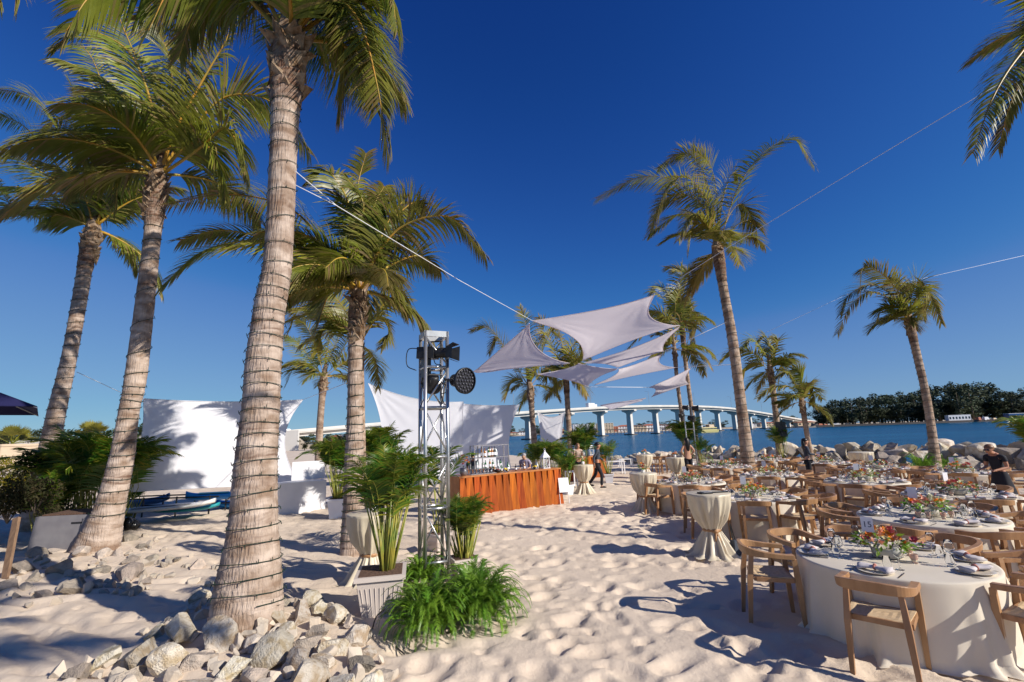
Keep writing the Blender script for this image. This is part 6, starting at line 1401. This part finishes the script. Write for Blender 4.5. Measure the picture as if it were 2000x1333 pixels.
    if longhair: b.ell(hc + Vector((0, .075, -.16)), (.105, .06, .24), 14, 12); b.ell(hc + Vector((0, .07, -.30)), (.09, .045, .16), 12, 10)
    else: b.ell(hc + Vector((0, .105, -.01)), (.04, .035, .04), 10, 8)
    part('hair', b, M[hair], root, True)
    e = MB()
    for sg in (-1, 1): e.ell((sg * .030, hy - .083, 1.603 - headdown * .03), (.010, .006, .007), 8, 6)
    part('eyes', e, M['black'], root, True); e = MB(); e.ell((0, hy - .083, 1.535 - headdown * .03), (.022, .008, .007), 8, 6); part('mouth', e, M['tie'], root, True)
    if glasses:
        g = MB()
        for sg in (-1, 1): g.ell((sg * .034, hy - .094, 1.603 - headdown * .03), (.032, .008, .022), 12, 8); g.tube([(sg * .064, hy - .09, 1.607), (sg * .086, hy, 1.605)], .004, 5)
        g.tube([(-.01, hy - .1, 1.605), (.01, hy - .1, 1.605)], .004, 5); part('sunglasses', g, M['black'], root, True)
    if hat: g = MB(); g.lathe([(.15, 1.645), (.155, 1.652), (.098, 1.66), (.09, 1.73), (.05, 1.75), (0, 1.75)], 24, (0, hy + .01, 0), cap=False); part('hat', g, M['black'], root, True)
    return root, hands
def upright(px, headpy, Y, h): p = aty(px, headpy, Y); return Vector((p.x, Y, max(gz(p.x, Y), min(p.z - h, .45))))
arm_fwd = {'L': [(-.20, -.06, 1.13), (-.14, -.30, 1.10)], 'R': [(.20, -.06, 1.13), (.12, -.30, 1.08)]}
l = upright(1938, 862, 11.6, 1.68); l.z = gz(l.x, l.y)
_, hh_ = person('woman in black dress and dark sunglasses looking down at her hands', l, R(-72), 1.70, True, arm_fwd, None, .14, 2.2, hair='hairbrown', skinm='skind', skirt=True, glasses=True)
b = MB(); b.box(0, 0, 0, .075, .15, .009); o = part('phone', b, M['black'], None); m_ = Matrix.Translation(l) @ Matrix.Rotation(R(-72), 4, 'Z'); o.location = m_ @ (Vector((-.02, -.42, 1.075)) * 1.0); o.rotation_euler = (0, .2, R(-72)); tag(o, 'dark phone held by the woman in sunglasses', 'phone')
l = upright(1340, 857, 19.6, 1.70); person('woman with long black hair and bare back, hands on hips', l, R(190), 1.72, True, {'L': [(-.29, .03, 1.17), (-.17, -.05, 1.03)], 'R': [(.29, .03, 1.17), (.17, -.05, 1.03)]}, hair='hairblack', longhair=True, skinm='skin', openback=True)
l = upright(1571, 858, 17.6, 1.66); person('person in dark clothes and black hair standing sideways by the shortest palm', l, R(70), 1.68, True, {'L': [(-.2, -.05, 1.14), (-.12, -.26, 1.12)], 'R': [(.2, -.05, 1.14), (.12, -.26, 1.12)]}, hair='hairblack', longhair=True, sleeve='long', shirt='clothslate')
l = upright(1163, 862, 20.0, 1.75); l.z = gz(l.x, l.y); person('waiter in dark clothes walking in front of the far bar', l, R(80), 1.84, False, {'L': [(-.22, .12, 1.13), (-.20, .10, .90)], 'R': [(.22, -.08, 1.13), (.18, -.26, 1.0)]}, {'L': [(-.09, -.16, .50), (-.10, -.12, .08)], 'R': [(.09, .08, .50), (.10, .34, .14)]}, .12, hair='hairblack', sleeve='long', shirt='clothslate', bottoms='clothblack', skinm='skind')
l = upright(922, 889, 17.2, 1.58); person('bartender in a dark cap behind the left part of the orange bar', l, R(15), 1.62, False, arm_fwd, None, .2, .8, shirt='clothslate', hair='hairblack', hat=True)
l = upright(1026, 886, 17.8, 1.58); person('grey-haired bartender in lilac shirt and black apron behind the bar', l, R(-20), 1.6, False, arm_fwd, None, .25, 1.2, shirt='clothlilac', hair='hairgrey', sleeve='short')
l = upright(1127, 867, 21.6, 1.66); person('person in a pale patterned shirt behind the far bar', l, R(10), 1.68, True, arm_fwd, None, .1, .6, shirt='clothlight', hair='hairbrown')
